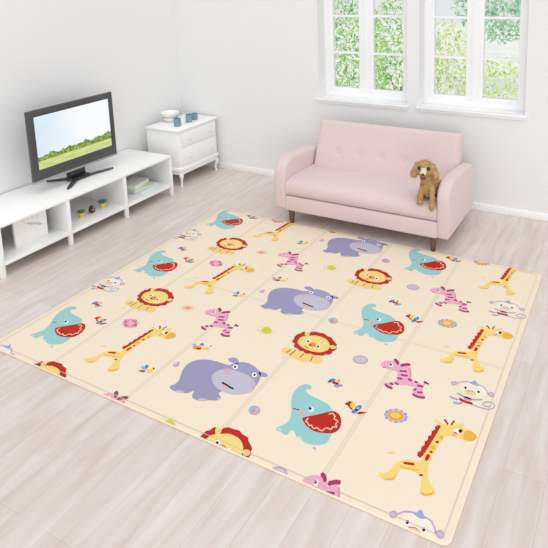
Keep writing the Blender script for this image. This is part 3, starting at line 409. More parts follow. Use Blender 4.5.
  ('blue',2,0,[-12540,23740,-12530,23700,-12540,23660,-12560,23630,-12600,23610,-12640,23610,-12680,23630,-12710,23660,-12710,23700,-12710,23740,-12680,23770,-12640,23790,-12600,23790,-12570,23770]),
  ('lavgrey',2,0,[-12000,23650,-11990,23600,-12010,23540,-12060,23490,-12120,23450,-12190,23450,-12250,23470,-12290,23510,-12300,23560,-12280,23620,-12230,23680,-12170,23710,-12100,23710,-12040,23690]),
  ('lavgrey',2,0,[-11890,23730,-11890,23700,-11910,23670,-11940,23640,-11980,23640,-12030,23640,-12060,23660,-12080,23690,-12090,23730,-12070,23760,-12030,23780,-11990,23790,-11950,23780,-11910,23760]),
  ('red',3,0,[-12480,23720,-12410,23640,-12140,23660,-12120,23750,-12190,23830,-12460,23800]),
  ('orange',3,0,[-12180,23990,-12160,23950,-12170,23910,-12180,23880,-12210,23860,-12240,23870,-12280,23890,-12300,23920,-12320,23970,-12310,24000,-12300,24030,-12270,24050,-12230,24040,-12200,24020]),
 ],
 'oval': [
  ('lavender',2,0,[-11560,26080,-11550,25920,-11610,25770,-11740,25660,-11910,25600,-12090,25610,-12240,25690,-12340,25820,-12360,25980,-12290,26130,-12160,26250,-11990,26310,-11810,26290,-11660,26210]),
  ('ovalin',3,0,[-11630,26060,-11630,25940,-11680,25820,-11790,25730,-11930,25690,-12070,25690,-12190,25750,-12270,25840,-12280,25960,-12220,26080,-12110,26170,-11970,26220,-11830,26210,-11710,26150]),
 ],
 'ball': [
  ('lavender',2,0,[-14590,20470,-14540,20350,-14550,20220,-14620,20120,-14730,20060,-14860,20060,-14990,20120,-15100,20220,-15150,20340,-15140,20470,-15070,20570,-14960,20630,-14830,20630,-14690,20570]),
  ('skyblue',3,0,[-14870,20390,-14840,20330,-14840,20260,-14860,20220,-14910,20190,-14970,20200,-15030,20230,-15080,20280,-15110,20350,-15110,20410,-15090,20460,-15040,20480,-14980,20480,-14920,20440]),
  ('cheek',3,0,[-14620,20310,-14600,20260,-14610,20200,-14650,20160,-14700,20130,-14770,20120,-14830,20140,-14870,20180,-14890,20240,-14880,20290,-14850,20340,-14790,20370,-14720,20370,-14660,20350]),
  ('pinklav',3,0,[-14680,20500,-14660,20460,-14660,20410,-14680,20380,-14720,20360,-14760,20360,-14810,20380,-14840,20420,-14860,20460,-14860,20510,-14840,20540,-14800,20560,-14760,20560,-14710,20540]),
 ],
 'moon': [
  ('lavender',2,0,[-20600,21230,-20530,21140,-20480,21120,-20400,21100,-20310,21100,-20260,21150,-20230,21210,-20240,21290,-20280,21380,-20340,21450,-20380,21500,-20470,21530,-20490,21450,-20450,21410,-20410,21360,-20390,21330,-20390,21300,-20410,21260,-20420,21240,-20450,21250,-20510,21260,-20550,21280]),
  ('pinklav',2,0,[-20450,21390,-20430,21350,-20430,21320,-20440,21300,-20460,21290,-20500,21290,-20530,21300,-20560,21330,-20580,21360,-20590,21390,-20570,21410,-20550,21430,-20510,21420,-20480,21410]),
 ],
 'bee': [
  ('sun',2,0,[-21160,20370,-21120,20310,-21110,20240,-21150,20170,-21210,20120,-21290,20090,-21370,20100,-21440,20140,-21480,20190,-21490,20270,-21450,20330,-21390,20390,-21310,20410,-21220,20410]),
  ('skyblue',3,0,[-21520,20310,-21520,20260,-21550,20220,-21620,20200,-21720,20200,-21810,20220,-21900,20250,-21950,20300,-21960,20350,-21920,20400,-21850,20420,-21750,20420,-21660,20400,-21570,20360]),
  ('blue',3,0,[-21620,20510,-21580,20460,-21570,20410,-21580,20370,-21620,20350,-21670,20360,-21730,20380,-21780,20420,-21820,20470,-21830,20520,-21820,20560,-21780,20580,-21730,20570,-21670,20550]),
  ('brown',2,0,[-21480,20140,-21470,20110,-21480,20070,-21520,20030,-21570,20000,-21630,19990,-21690,20000,-21730,20020,-21740,20050,-21730,20090,-21690,20130,-21640,20160,-21580,20170,-21520,20160]),
  ('brown',2,0,[-21200,20520,-21180,20490,-21170,20460,-21180,20430,-21200,20420,-21240,20420,-21270,20440,-21300,20470,-21330,20500,-21330,20530,-21330,20550,-21300,20560,-21270,20560,-21230,20540]),
  ('brown',2,0,[-21790,19950,-21760,19950,-21710,20090,-21740,20120,-21770,20130,-21820,19990]),
 ],
 'pinkflower': [
  ('pink',2,0,[-24950,23230,-24900,23110,-24960,23020,-25100,23010,-25230,23090,-25290,23200,-25230,23290,-25090,23300]),
  ('rose',2,0,[-24870,23000,-24820,22890,-24880,22800,-25020,22790,-25150,22860,-25200,22980,-25140,23070,-25010,23080]),
  ('pink',2,0,[-25020,22820,-24970,22710,-25030,22620,-25170,22610,-25300,22680,-25350,22800,-25290,22880,-25160,22890]),
  ('rose',2,0,[-25320,22780,-25260,22670,-25320,22580,-25460,22570,-25600,22640,-25650,22760,-25590,22850,-25450,22860]),
  ('pink',2,0,[-25590,22910,-25530,22800,-25590,22710,-25730,22700,-25870,22770,-25920,22890,-25860,22980,-25720,22990]),
  ('rose',2,0,[-25670,23140,-25620,23020,-25680,22930,-25820,22920,-25960,23000,-26010,23110,-25950,23200,-25810,23210]),
  ('pink',2,0,[-25520,23320,-25470,23210,-25530,23120,-25670,23110,-25810,23180,-25860,23300,-25800,23390,-25660,23400]),
  ('rose',2,0,[-25220,23360,-25170,23240,-25230,23150,-25370,23140,-25510,23220,-25560,23340,-25500,23430,-25360,23440]),
  ('pink',3,0,[-25200,23100,-25160,23030,-25160,22950,-25220,22880,-25310,22830,-25420,22820,-25540,22840,-25620,22900,-25670,22970,-25660,23050,-25610,23120,-25510,23170,-25400,23180,-25290,23160]),
 ],
 'peachflower': [
  ('peachpale',2,0,[-23060,25990,-23000,25860,-23040,25720,-23150,25600,-23320,25520,-23510,25490,-23690,25520,-23820,25610,-23880,25740,-23840,25880,-23730,26000,-23560,26090,-23360,26110,-23180,26080]),
  ('peach',3,0,[-23150,25940,-23120,25850,-23150,25760,-23240,25670,-23370,25610,-23510,25580,-23640,25600,-23730,25660,-23760,25740,-23730,25840,-23640,25930,-23510,25990,-23370,26020,-23240,26000]),
  ('orange',4,0,[-23320,25860,-23300,25810,-23310,25770,-23340,25730,-23400,25700,-23460,25700,-23510,25710,-23560,25740,-23580,25780,-23570,25830,-23530,25870,-23480,25890,-23420,25900,-23360,25890]),
 ],
 'star': [
  ('lime',3,1,[-18110,25840,-18090,26110,-17960,26280,-17660,26190,-17490,26040,-17550,25760,-17800,25680]),
  ('limepale',2,0,[-18060,26230,-18040,26160,-18050,26090,-18100,26030,-18180,25990,-18270,25980,-18350,26010,-18400,26060,-18430,26130,-18410,26200,-18360,26260,-18280,26300,-18200,26300,-18120,26280]),
  ('limepale',2,0,[-17690,26410,-17670,26350,-17690,26290,-17730,26240,-17800,26210,-17870,26200,-17940,26220,-17990,26260,-18000,26320,-17990,26390,-17950,26440,-17880,26470,-17810,26480,-17740,26460]),
  ('limepale',2,0,[-17290,25990,-17270,25930,-17280,25870,-17320,25830,-17370,25800,-17430,25800,-17490,25820,-17540,25870,-17560,25920,-17550,25980,-17510,26030,-17460,26050,-17400,26060,-17340,26030]),
  ('limepale',2,0,[-17840,25720,-17820,25670,-17840,25620,-17870,25580,-17930,25550,-17990,25540,-18040,25560,-18080,25600,-18100,25640,-18090,25690,-18050,25740,-18000,25760,-17930,25770,-17880,25750]),
  ('sun',3,0,[-18200,25800,-18180,25760,-18180,25730,-18190,25700,-18210,25690,-18240,25700,-18270,25720,-18300,25750,-18310,25780,-18320,25820,-18310,25840,-18290,25850,-18260,25850,-18220,25830]),
 ],
 'caterpillar': [
  ('orange',2,0,[-20120,23040,-20090,22970,-20120,22890,-20190,22820,-20300,22770,-20410,22750,-20510,22760,-20590,22810,-20610,22880,-20580,22960,-20510,23030,-20410,23080,-20290,23100,-20190,23090]),
  ('sun',3,0,[-19710,23150,-19690,23090,-19700,23030,-19760,22970,-19830,22930,-19920,22920,-20000,22930,-20060,22980,-20080,23030,-20070,23100,-20020,23160,-19940,23200,-19850,23210,-19770,23190]),
  ('skyblue',3,0,[-20540,23090,-20510,23040,-20510,22990,-20540,22950,-20590,22930,-20640,22930,-20700,22950,-20750,22990,-20780,23040,-20780,23090,-20750,23130,-20700,23150,-20640,23150,-20580,23130]),
  ('blue',3,0,[-20190,23320,-20160,23270,-20160,23220,-20190,23180,-20240,23150,-20290,23150,-20350,23170,-20400,23210,-20430,23260,-20420,23310,-20400,23350,-20350,23380,-20290,23380,-20230,23360]),
  ('red',3,0,[-20080,22940,-20070,22910,-20090,22860,-20140,22820,-20200,22790,-20270,22780,-20330,22780,-20360,22800,-20370,22840,-20350,22880,-20310,22920,-20250,22950,-20180,22970,-20120,22960]),
  ('brown',2,0,[-19730,23380,-19710,23350,-19710,23330,-19710,23310,-19730,23310,-19750,23310,-19780,23320,-19800,23340,-19810,23370,-19810,23390,-19810,23410,-19790,23410,-19770,23410,-19750,23400]),
 ],
}
PRINTS = [('elephant', 0, 0), ('lion', 0, 0), ('giraffe', 0, 0), ('hippo', 0, 0), ('zebra', 0, 0), ('monkey', 0, 0), ('sunflower', 0, 0), ('bird', 0, 0), ('butterfly', 0, 0), ('oval', 0, 0), ('ball', 0, 0), ('moon', 0, 0), ('bee', 0, 0), ('pinkflower', 0, 0), ('peachflower', 0, 0), ('star', 0, 0), ('caterpillar', 0, 0), ('elephant', -1.646, -0.024), ('giraffe', -1.685, -0.019), ('zebra', -1.133, -0.015), ('lion', -1.135, -0.025), ('monkey', -2.398, -0.022), ('butterfly', -1.654, -0.015), ('bird', -1.653, -0.019)]

COL = dict(base=(247, 231, 208), seam=(238, 224, 201), welt=(222, 207, 178), foldline=(226, 213, 188), teal=(154, 208, 208), tealpale=(190, 226, 226), red=(192, 32, 10), stitch=(248, 206, 180), white=(255, 255, 255), black=(30, 26, 30), cheek=(242, 170, 164),
 yellow=(246, 214, 126), lionface=(250, 220, 132), brown=(150, 92, 44), peach=(246, 190, 156), peachpale=(248, 216, 184), orange=(238, 148, 50), giraffe=(250, 216, 122), amber=(242, 180, 62), purple=(158, 153, 188), purple2=(164, 159, 194), lilac=(199, 194, 211), hipcheek=(212, 178, 196), hipcheek2=(204, 180, 204),
 pink=(240, 174, 200), magenta=(166, 58, 106), rose=(232, 140, 160), cream2=(249, 238, 220), lavender=(186, 172, 208), pinklav=(220, 186, 206), bluelav=(160, 170, 216), lavgrey=(168, 170, 196), tan=(242, 206, 172), sun=(250, 212, 80), blue=(100, 138, 202), skyblue=(140, 196, 222), ovalin=(208, 196, 202), lime=(214, 212, 60), limepale=(234, 232, 190))
MX0, MX1, MY0, MY1, MT = -3.100, -0.487, 1.785, 3.945, 0.012
def catmull(P, k=3):
    n = len(P); Q = []
    for i in range(n):
        p0, p1, p2, p3 = P[i - 1], P[i], P[(i + 1) % n], P[(i + 2) % n]
        for j in range(k):
            t = j / k
            Q.append(tuple(0.5 * (2 * p1[a] + (p2[a] - p0[a]) * t + (2 * p0[a] - 5 * p1[a] + 4 * p2[a] - p3[a]) * t * t + (3 * p1[a] - p0[a] - 3 * p2[a] + p3[a]) * t ** 3) for a in (0, 1)))
    return Q
def clip(P):
    for a, s, lim in ((0, 1, MX0 + 0.004), (0, -1, -(MX1 - 0.004)), (1, 1, MY0 + 0.004), (1, -1, -(MY1 - 0.004))):
        Q = []
        for i in range(len(P)):
            p, q = P[i - 1], P[i]; dp, dq = s * p[a] - lim, s * q[a] - lim
            if (dp >= 0) != (dq >= 0):
                t = dp / (dp - dq); Q.append((p[0] + (q[0] - p[0]) * t, p[1] + (q[1] - p[1]) * t))
            if dq >= 0: Q.append(q)
        P = Q
        if len(P) < 3: return []
    return P
names = list(COL); mats_ = [mat('mat_' + n, tuple(v * 0.935 for v in COL[n]), 0.5, 0.22) for n in names]; IDX = {n: i for i, n in enumerate(names)}
b = B(); rr = 0.035; outline = []
for cx, cy, a0 in ((MX1 - rr, MY1 - rr, 0), (MX0 + rr, MY1 - rr, 90), (MX0 + rr, MY0 + rr, 180), (MX1 - rr, MY0 + rr, 270)):
    for k in range(9): a = math.radians(a0 + 90 * k / 8); outline.append((cx + rr * math.cos(a), cy + rr * math.sin(a)))
b.prism(outline, 'z', 0.0006, MT, 0.003, 2, ang=60)
def flat(P, mi, layer):
    if len(P) < 3: return
    z = MT + 0.00022 * layer
    f = b.bm.faces.new([b.bm.verts.new((p[0], p[1], z)) for p in P]); f.material_index = mi
    f.normal_update()
    if f.normal.z < 0: f.normal_flip()
def strip(x0, x1, y0, y1, c): flat([(x0, y0), (x1, y0), (x1, y1), (x0, y1)], IDX[c], 1)
for sx in (-2.645, -2.085, -1.545, -1.025):   # welded folds across the foam
    strip(sx - 0.011, sx - 0.008, MY0 + 0.03, MY1 - 0.03, 'foldline'); strip(sx + 0.008, sx + 0.011, MY0 + 0.03, MY1 - 0.03, 'foldline')
    strip(sx - 0.008, sx + 0.008, MY0 + 0.03, MY1 - 0.03, 'seam')
flat([(MX0 + 0.03, 2.845), (MX1 - 0.03, 2.845), (MX1 - 0.03, 2.861), (MX0 + 0.03, 2.861)], IDX['seam'], 1.5)
iw = 0.003                                    # the pressed line that runs round the rim
for off_ in (0.029,):
    a0, a1, c0, c1 = MX0 + off_, MX1 - off_, MY0 + off_ * 0.85, MY1 - off_ * 0.85
    col = 'welt' if off_ < 0.04 else 'seam'
    for q in ((a0, a1, c0, c0 + iw), (a0, a1, c1 - iw, c1), (a0, a0 + iw, c0 + iw, c1 - iw), (a1 - iw, a1, c0 + iw, c1 - iw)):
        flat([(q[0], q[2]), (q[1], q[2]), (q[1], q[3]), (q[0], q[3])], IDX[col], 8 if off_ < 0.04 else 1.8)
for nm, dx, dy in PRINTS:
    for k in range(-2, 3):
        for c, layer, sm, pts in MOTIF[nm]:
            P = [(px / 1e4 + dx - (0.025 * k if dx < -1.5 else 0.012 * k if nm == 'lion' and dx else 0), py / 1e4 + dy + (0.832 if dx < 0 else 0.818) * k) for px, py in zip(pts[::2], pts[1::2])]
            P = clip(catmull(P) if sm else P)
            if P: flat(P, IDX[c], layer)
mm = b.build('play_mat', mats_, origin=((MX0 + MX1) / 2, (MY0 + MY1) / 2, 0), smooth=0)
tag(mm, 'large cream foam play mat printed with cartoon zoo animals, lying on the floor', 'play mat')

# ------------------------------------------------------------------ television cabinet
SX, SZ = -3.747, 0.379
LEG = (2.326, 2.894, 3.472, 4.035); hw = 0.0155
cab = thing('television_cabinet', ((SX - 4.29) / 2, (LEG[0] + LEG[3]) / 2, 0), 'long low white open cabinet under the television, three bays wide', 'cabinet')
b = B(); b.box(-4.295, SX + 0.002, LEG[0] - hw - 0.002, LEG[3] + hw + 0.002, SZ - 0.02, SZ, 0.003); b.build('top', LACQ, cab)
for y in LEG:
    b = B(); b.prism([(SX, 0), (SX, SZ - 0.02), (-4.292, SZ - 0.02), (-4.292, 0), (-4.262, 0), (-4.262, 0.083), (SX - 0.03, 0.083), (SX - 0.03, 0)], 'y', y - hw, y + hw, 0.002)
    b.build('side_panel', LACQ, cab)
for a, c in zip(LEG, LEG[1:]):
    b = B(); b.box(-4.292, SX - 0.004, a + hw, c - hw, 0.083, 0.108, 0.002); b.build('shelf_board', LACQ, cab)
b = B(); b.box(-4.295, -4.283, LEG[0] + hw, LEG[3] - hw, 0.108, SZ - 0.02); b.build('back_panel', LACQ, cab)

# things in the bays
def frame_panel():
    x, ya, yb = -3.885, 2.52, 2.79
    t = thing('picture_frame', (x, (ya + yb) / 2, 0.108), 'white box frame with a faint grey print, in the left bay of the cabinet', 'picture frame')
    b = B(); w_ = 0.02
    b.box(x - 0.012, x + 0.012, ya, ya + w_, 0.108, 0.352, 0.002); b.box(x - 0.012, x + 0.012, yb - w_, yb, 0.108, 0.352, 0.002)
    b.box(x - 0.012, x + 0.012, ya + w_, yb - w_, 0.108, 0.122, 0.002); b.box(x - 0.012, x + 0.012, ya + w_, yb - w_, 0.338, 0.352, 0.002)
    b.build('frame', LACQ, t)
    b = B(); b.box(x - 0.011, x + 0.004, ya + w_, yb - w_, 0.122, 0.338)
    rnd = random.Random(3)
    z = 0.25
    P = [(2.60, 0.262), (2.63, 0.255), (2.655, 0.235), (2.69, 0.228), (2.73, 0.205), (2.755, 0.2), (2.75, 0.212), (2.715, 0.232), (2.68, 0.245), (2.64, 0.262)]
    b.face([(x + 0.0046, p[0], p[1]) for p in P], 1)
    for p in ((2.60, 0.29), (2.64, 0.295), (2.68, 0.29), (2.715, 0.28)):
        b.face([(x + 0.0046, p[0] + 0.016 * math.cos(a * math.pi / 5), p[1] + 0.018 * math.sin(a * math.pi / 5)) for a in range(10)], 2)
    b.build('print', [PAPER, PRINTG, PRINTL], t)
frame_panel()
def succulent(x, y, z, s, seed, label):
    rnd = random.Random(seed)
    t = thing('potted_succulent', (x, y, z), label, 'plant', 'potted succulents in the cabinet')
    b = B(); b.lathe(x, y, [(0.015 * s, z), (0.019 * s, z + 0.004), (0.024 * s, z + 0.036 * s), (0.026 * s, z + 0.036 * s), (0.026 * s, z + 0.043 * s), (0.022 * s, z + 0.043 * s), (0.021 * s, z + 0.038 * s)]); pot = b.build('pot', POT, t)
    b = B(); b.lathe(x, y, [(0.021 * s, z + 0.034 * s), (0.021 * s, z + 0.040 * s)]); b.build('soil', SOIL, pot)
    b = B()
    for ring, (n, r, tilt, L) in enumerate(((9, 0.010, 1.15, 0.036), (8, 0.008, 0.8, 0.034), (6, 0.005, 0.4, 0.03), (3, 0.002, 0.1, 0.026))):
        for k in range(n):
            a = 2 * math.pi * k / n + ring * 0.4 + rnd.uniform(-.15, .15)
            d = Vector((math.cos(a) * math.sin(tilt), math.sin(a) * math.sin(tilt), math.cos(tilt)))
            c = Vector((x, y, z + 0.044 * s)) + Vector((math.cos(a), math.sin(a), 0)) * r * s + d * L * s * 0.5
            q = d.to_track_quat('Z', 'Y').to_matrix().to_4x4()
            b.ball(c, (0.009 * s, 0.005 * s, L * s * 0.55), 1, q)
    b.build('leaves', SUCC, t)
succulent(-3.906, 3.13, 0.108, 0.86, 1, 'small green succulent in a yellow pot, nearer the left divider')
succulent(-3.904, 3.35, 0.108, 0.98, 2, 'fuller green succulent in a yellow pot, right of the brown acorn')
t = thing('acorn_ornament', (-3.90, 3.232, 0.108), 'small dark brown acorn shaped ornament between the two succulents', 'ornament')
b = B(); b.lathe(-3.90, 3.232, [(0.012, 0.108), (0.023, 0.116), (0.027, 0.130), (0.025, 0.145), (0.018, 0.158), (0.009, 0.167), (0.003, 0.172)]); b.build('body', BROWN, t)
b = B(); b.ball((-3.874, 3.226, 0.140), (0.004, 0.009, 0.009), 2); b.ball((-3.877, 3.236, 0.155), (0.004, 0.006, 0.006), 2); b.build('mark', mat('acorn_pale', (190, 160, 140), 0.5), t)
def book(x, y, z, L, W, T, rz, cover, pages, label, name='book'):
    t = thing(name, (x, y, z), label, 'book', 'books in the right bay')
    t.rotation_euler = (0, 0, rz)
    def bb(n, m, x0, x1, y0, y1, z0, z1, bev=0.001):
        b = B(); b.box(x0, x1, y0, y1, z0, z1, bev); me = b.build(n, m, None, origin=(0, 0, 0)); me.parent = t; me.location = (0, 0, 0); return me
    b = B(); b.box(-W / 2, W / 2, -L / 2, L / 2, 0, 0.003, 0.001); b.box(-W / 2, W / 2, -L / 2, L / 2, T - 0.003, T, 0.001); b.box(-W / 2, -W / 2 + 0.003, -L / 2, L / 2, 0, T, 0.001)
    me = b.build('cover', cover, None, origin=(0, 0, 0)); me.parent = t
    bb('pages', pages, -W / 2 + 0.004, W / 2 - 0.004, -L / 2 + 0.004, L / 2 - 0.004, 0.0032, T - 0.0032, 0)
book(-3.93, 3.83, 0.108, 0.27, 0.20, 0.022, 0.12, BLUEP, PAPER, 'pale blue book lying flat, lowest of the stack in the right bay')
book(-3.945, 3.815, 0.130, 0.26, 0.19, 0.014, -0.05, GREENP, PAPER, 'thin pale green book in the middle of the stack in the right bay')
book(-3.985, 3.80, 0.144, 0.23, 0.17, 0.034, 0.22, PAPER, PAPER, 'thick white book on top of the stack in the right bay')

# ------------------------------------------------------------------ television
tvx = -4.0
tv = thing('television', (tvx - 0.03, 3.235, SZ), 'dark grey flat television showing a meadow, standing on the white cabinet', 'television')
Y0, Y1, ZB, ZT_ = 2.812, 3.646, 0.486, 1.040
S0, S1, SB, ST = 2.870, 3.600, 0.571, 0.986
b = B()
b.box(tvx - 0.03, tvx, Y0, S0, ZB, ZT_, 0.006); b.box(tvx - 0.03, tvx, S1, Y1, ZB, ZT_, 0.006)
b.box(tvx - 0.03, tvx, S0 - 0.008, S1 + 0.008, ST, ZT_, 0.006); b.box(tvx - 0.03, tvx, S0 - 0.008, S1 + 0.008, ZB, SB, 0.006)
b.build('bezel', TVG, tv)
b = B(); b.box(tvx - 0.02, tvx - 0.006, S0 - 0.004, S1 + 0.004, SB - 0.004, ST + 0.004)
def screen_material():
    m = bpy.data.materials.new('screen_picture'); m.use_nodes = True; nt = m.node_tree; N = nt.nodes; L = nt.links; p = N['Principled BSDF']
    tc = N.new('ShaderNodeTexCoord'); sp = N.new('ShaderNodeSeparateXYZ'); L.new(tc.outputs['Generated'], sp.inputs[0])
    def math_(op, a, c=None):
        n = N.new('ShaderNodeMath'); n.operation = op
        for i, v in enumerate((a, c)):
            if v is None: continue
            if isinstance(v, (int, float)): n.inputs[i].default_value = v
            else: L.new(v, n.inputs[i])
        return n.outputs[0]
    def mixc(f, a, c):
        n = N.new('ShaderNodeMix'); n.data_type = 'RGBA'
        L.new(f, n.inputs[0])
        for i, v in ((6, a), (7, c)):
            if isinstance(v, tuple): n.inputs[i].default_value = v
            else: L.new(v, n.inputs[i])
        return n.outputs[2]
    u, v = sp.outputs['Y'], sp.outputs['Z']
    def noise(sx, sy, detail=3):
        cb = N.new('ShaderNodeCombineXYZ'); L.new(math_('MULTIPLY', u, sx), cb.inputs[0])
        if sy: L.new(math_('MULTIPLY', v, sy), cb.inputs[1])
        n = N.new('ShaderNodeTexNoise'); n.inputs['Scale'].default_value = 1; n.inputs['Detail'].default_value = detail; L.new(cb.outputs[0], n.inputs['Vector']); return n.outputs['Fac']
    # sky: pale blue at the left, white at the right with soft cloud
    cl = noise(3, 3); f = math_('ADD', u, math_('MULTIPLY', cl, 0.6))
    rs = N.new('ShaderNodeValToRGB'); rs.color_ramp.elements[0].position = 0.25; rs.color_ramp.elements[0].color = lin((214, 233, 247)); rs.color_ramp.elements[1].position = 0.9; rs.color_ramp.elements[1].color = lin((250, 253, 255)); L.new(f, rs.inputs[0])
    # trees: a bumpy line, taller to the right
    top = math_('ADD', math_('ADD', 0.12, math_('MULTIPLY', u, 0.05)), math_('MULTIPLY', noise(9, 0, 3), 0.26))
    isT = math_('LESS_THAN', v, top)
    rt = N.new('ShaderNodeValToRGB'); rt.color_ramp.elements[0].position = 0.35; rt.color_ramp.elements[0].color = lin((74, 106, 40)); rt.color_ramp.elements[1].position = 0.65; rt.color_ramp.elements[1].color = lin((164, 190, 84)); L.new(noise(30, 22), rt.inputs[0])
    isG = math_('LESS_THAN', v, 0.165)
    rg = N.new('ShaderNodeValToRGB'); rg.color_ramp.elements[0].position = 0.3; rg.color_ramp.elements[0].color = lin((184, 204, 112)); rg.color_ramp.elements[1].position = 0.7; rg.color_ramp.elements[1].color = lin((226, 230, 160)); L.new(noise(6, 40), rg.inputs[0])
    c = mixc(isG, mixc(isT, rs.outputs[0], rt.outputs[0]), rg.outputs[0])
    p.inputs['Base Color'].default_value = (0.02, 0.02, 0.02, 1); p.inputs['Roughness'].default_value = 0.35; p.inputs['Specular IOR Level'].default_value = 0.2
    L.new(c, p.inputs['Emission Color']); p.inputs['Emission Strength'].default_value = 0.97
    return m
b.build('screen', screen_material(), tv, smooth=0)
b = B(); b.prism([(tvx - 0.03, Y0 + 0.02), (tvx - 0.03, Y1 - 0.02), (tvx - 0.085, Y1 - 0.09), (tvx - 0.085, Y0 + 0.09)], 'z', ZB + 0.03, ZT_ - 0.03, 0.008); b.build('rear_casing', TVB, tv)
b = B(); b.prism([(tvx - 0.012, ZB + 0.004), (tvx + 0.006, ZB + 0.004), (tvx + 0.006, ZB - 0.006), (tvx - 0.02, ZB - 0.012)], 'x', Y0, Y1, 0) if False else b.box(tvx - 0.026, tvx + 0.005, Y0, Y1, ZB - 0.012, ZB + 0.006, 0.005); b.build('speaker_bar', TVS, tv)
b = B(); b.box(tvx - 0.065, tvx - 0.02, 3.15, 3.31, SZ + 0.028, ZB + 0.02, 0.006); b.build('neck', TVB, tv)
b = B(); b.prism([(-4.085, 3.15), (-3.985, 3.15), (-3.985, 3.33), (-4.085, 3.33)], 'z', SZ + 0.012, SZ + 0.032, 0.006); b.build('stand_hub', TVB, tv)
for q in ((-3.895, 3.022), (-3.965, 3.555), (-4.21, 3.07), (-4.215, 3.42)):
    c0 = Vector((-4.035, 3.235, 0)); d = Vector((q[0], q[1], 0)) - c0; n = Vector((-d.y, d.x, 0)).normalized()
    b = B(); P = [c0 + n * 0.022, c0 - n * 0.022, c0 + d * 0.85 - n * 0.016, c0 + d - n * 0.008, c0 + d + n * 0.008, c0 + d * 0.85 + n * 0.016]
    b.prism([(p.x, p.y) for p in P], 'z', SZ + 0.0005, SZ + 0.020, 0.003, mapf=lambda v: (v.x, v.y, v.z if v.z < SZ + 0.01 else SZ + 0.02 - 0.008 * min(1, (Vector((v.x, v.y, 0)) - c0).length / 0.2)))
    b.build('foot', TVG, tv)

# ------------------------------------------------------------------ chest of drawers
cx0, cx1, cy0, cy1, ch = -4.215, -3.815, 4.235, 4.825, 0.564
ds = thing('chest_of_drawers', ((cx0 + cx1) / 2, (cy0 + cy1) / 2, 0), 'small white two drawer chest on curved legs in the room corner', 'chest of drawers')
def plan(g, k=0.035): return [(cx0 - 0, cy0 - g), (cx1 - k + g, cy0 - g), (cx1 - k * 0.3 + g, cy0 + k * 0.3 - g), (cx1 + g, cy0 + k - g), (cx1 + g, cy1 - k + g), (cx1 - k * 0.3 + g, cy1 - k * 0.3 + g), (cx1 - k + g, cy1 + g), (cx0, cy1 + g)]
b = B(); b.prism(plan(0), 'z', 0.155, ch - 0.02, 0.002, ang=50); b.build('body', LACQ, ds)
b = B(); b.prism(plan(0.014), 'z', ch - 0.02, ch, 0.005, ang=50); b.build('top', LACQ, ds)
b = B(); b.prism(plan(0.012), 'z', 0.15, 0.185, 0.006, ang=50); b.prism(plan(0.004), 'z', 0.118, 0.152, 0.004, ang=50); b.build('apron', LACQ, ds)
for z0, z1, kz in ((0.385, 0.528, 0.446), (0.205, 0.372, 0.266)):
    b = B(); b.box(cx1 - 0.01, cx1 + 0.010, cy0 + 0.035, cy1 - 0.03, z0, z1, 0.004); dr = b.build('drawer', LACQ, ds)
    for ky in (4.385, 4.70):
        b = B(); b.tube((cx1 + 0.008, ky, kz), (cx1 + 0.020, ky, kz), 0.005); b.ball((cx1 + 0.024, ky, kz), (0.008, 0.012, 0.012), 2); b.build('knob', mat('knob_glaze', (226, 228, 230), 0.2), dr)
for lx, ly, sx, sy in ((cx1 - 0.02, cy0 + 0.03, 1, -1), (cx1 - 0.02, cy1 - 0.03, 1, 1), (cx0 + 0.03, cy0 + 0.03, -1, -1), (cx0 + 0.03, cy1 - 0.03, -1, 1)):
    b = B(); rings = []
    for z, o, r in ((0.125, 0.006, 0.024), (0.105, 0.010, 0.023), (0.08, 0.007, 0.017), (0.05, 0.0, 0.012), (0.025, -0.002, 0.010), (0.008, 0.003, 0.012), (0.0, 0.004, 0.013)):
        rings.append([b.bm.verts.new((lx + sx * o + r * math.cos(k * math.pi / 5), ly + sy * o + r * math.sin(k * math.pi / 5), z)) for k in range(10)])
    for a, c in zip(rings, rings[1:]):
        for k in range(10): b.bm.faces.new((a[k], a[(k + 1) % 10], c[(k + 1) % 10], c[k]))
    b.bm.faces.new(rings[0]); b.bm.faces.new(rings[-1][::-1]); bmesh.ops.recalc_face_normals(b.bm, faces=b.bm.faces)
    b.build('leg', LACQ, ds, smooth=60)
# things on the chest
def tumbler(x, y, s, h, label, rz):
    b = B(); q = s / 2; k = 0.008
    def ring(g, z): return [b.bm.verts.new((a * (q - g), c * (q - g), z)) for a, c in ((-1, -1 + 2 * k / s), (-1 + 2 * k / s, -1), (1 - 2 * k / s, -1), (1, -1 + 2 * k / s), (1, 1 - 2 * k / s), (1 - 2 * k / s, 1), (-1 + 2 * k / s, 1), (-1, 1 - 2 * k / s))]
    rs = [ring(0.003, 0), ring(0, 0.004), ring(-0.001, h - 0.002), ring(0.001, h), ring(0.004, h), ring(0.005, 0.012)]
    for a, c in zip(rs, rs[1:]):
        for i in range(8): b.bm.faces.new((a[i], a[(i + 1) % 8], c[(i + 1) % 8], c[i]))
    b.bm.faces.new(rs[0][::-1]); b.bm.faces.new(rs[-1])
    me = b.build('square_tumbler', TEAL, None, origin=(0, 0, 0)); me.location = (x, y, ch); me.rotation_euler = (0, 0, rz)
    tag(me, label, 'tumbler', 'teal square tumblers on the chest of drawers')
tumbler(-3.93, 4.365, 0.056, 0.080, 'teal square tumbler at the left end, left of the white vase', 0.35)
tumbler(-3.935, 4.545, 0.060, 0.078, 'teal square tumbler just right of the white vase, middle of three', 0.6)
tumbler(-3.945, 4.648, 0.052, 0.066, 'teal square tumbler farthest right on the chest, nearest the back wall', 0.5)
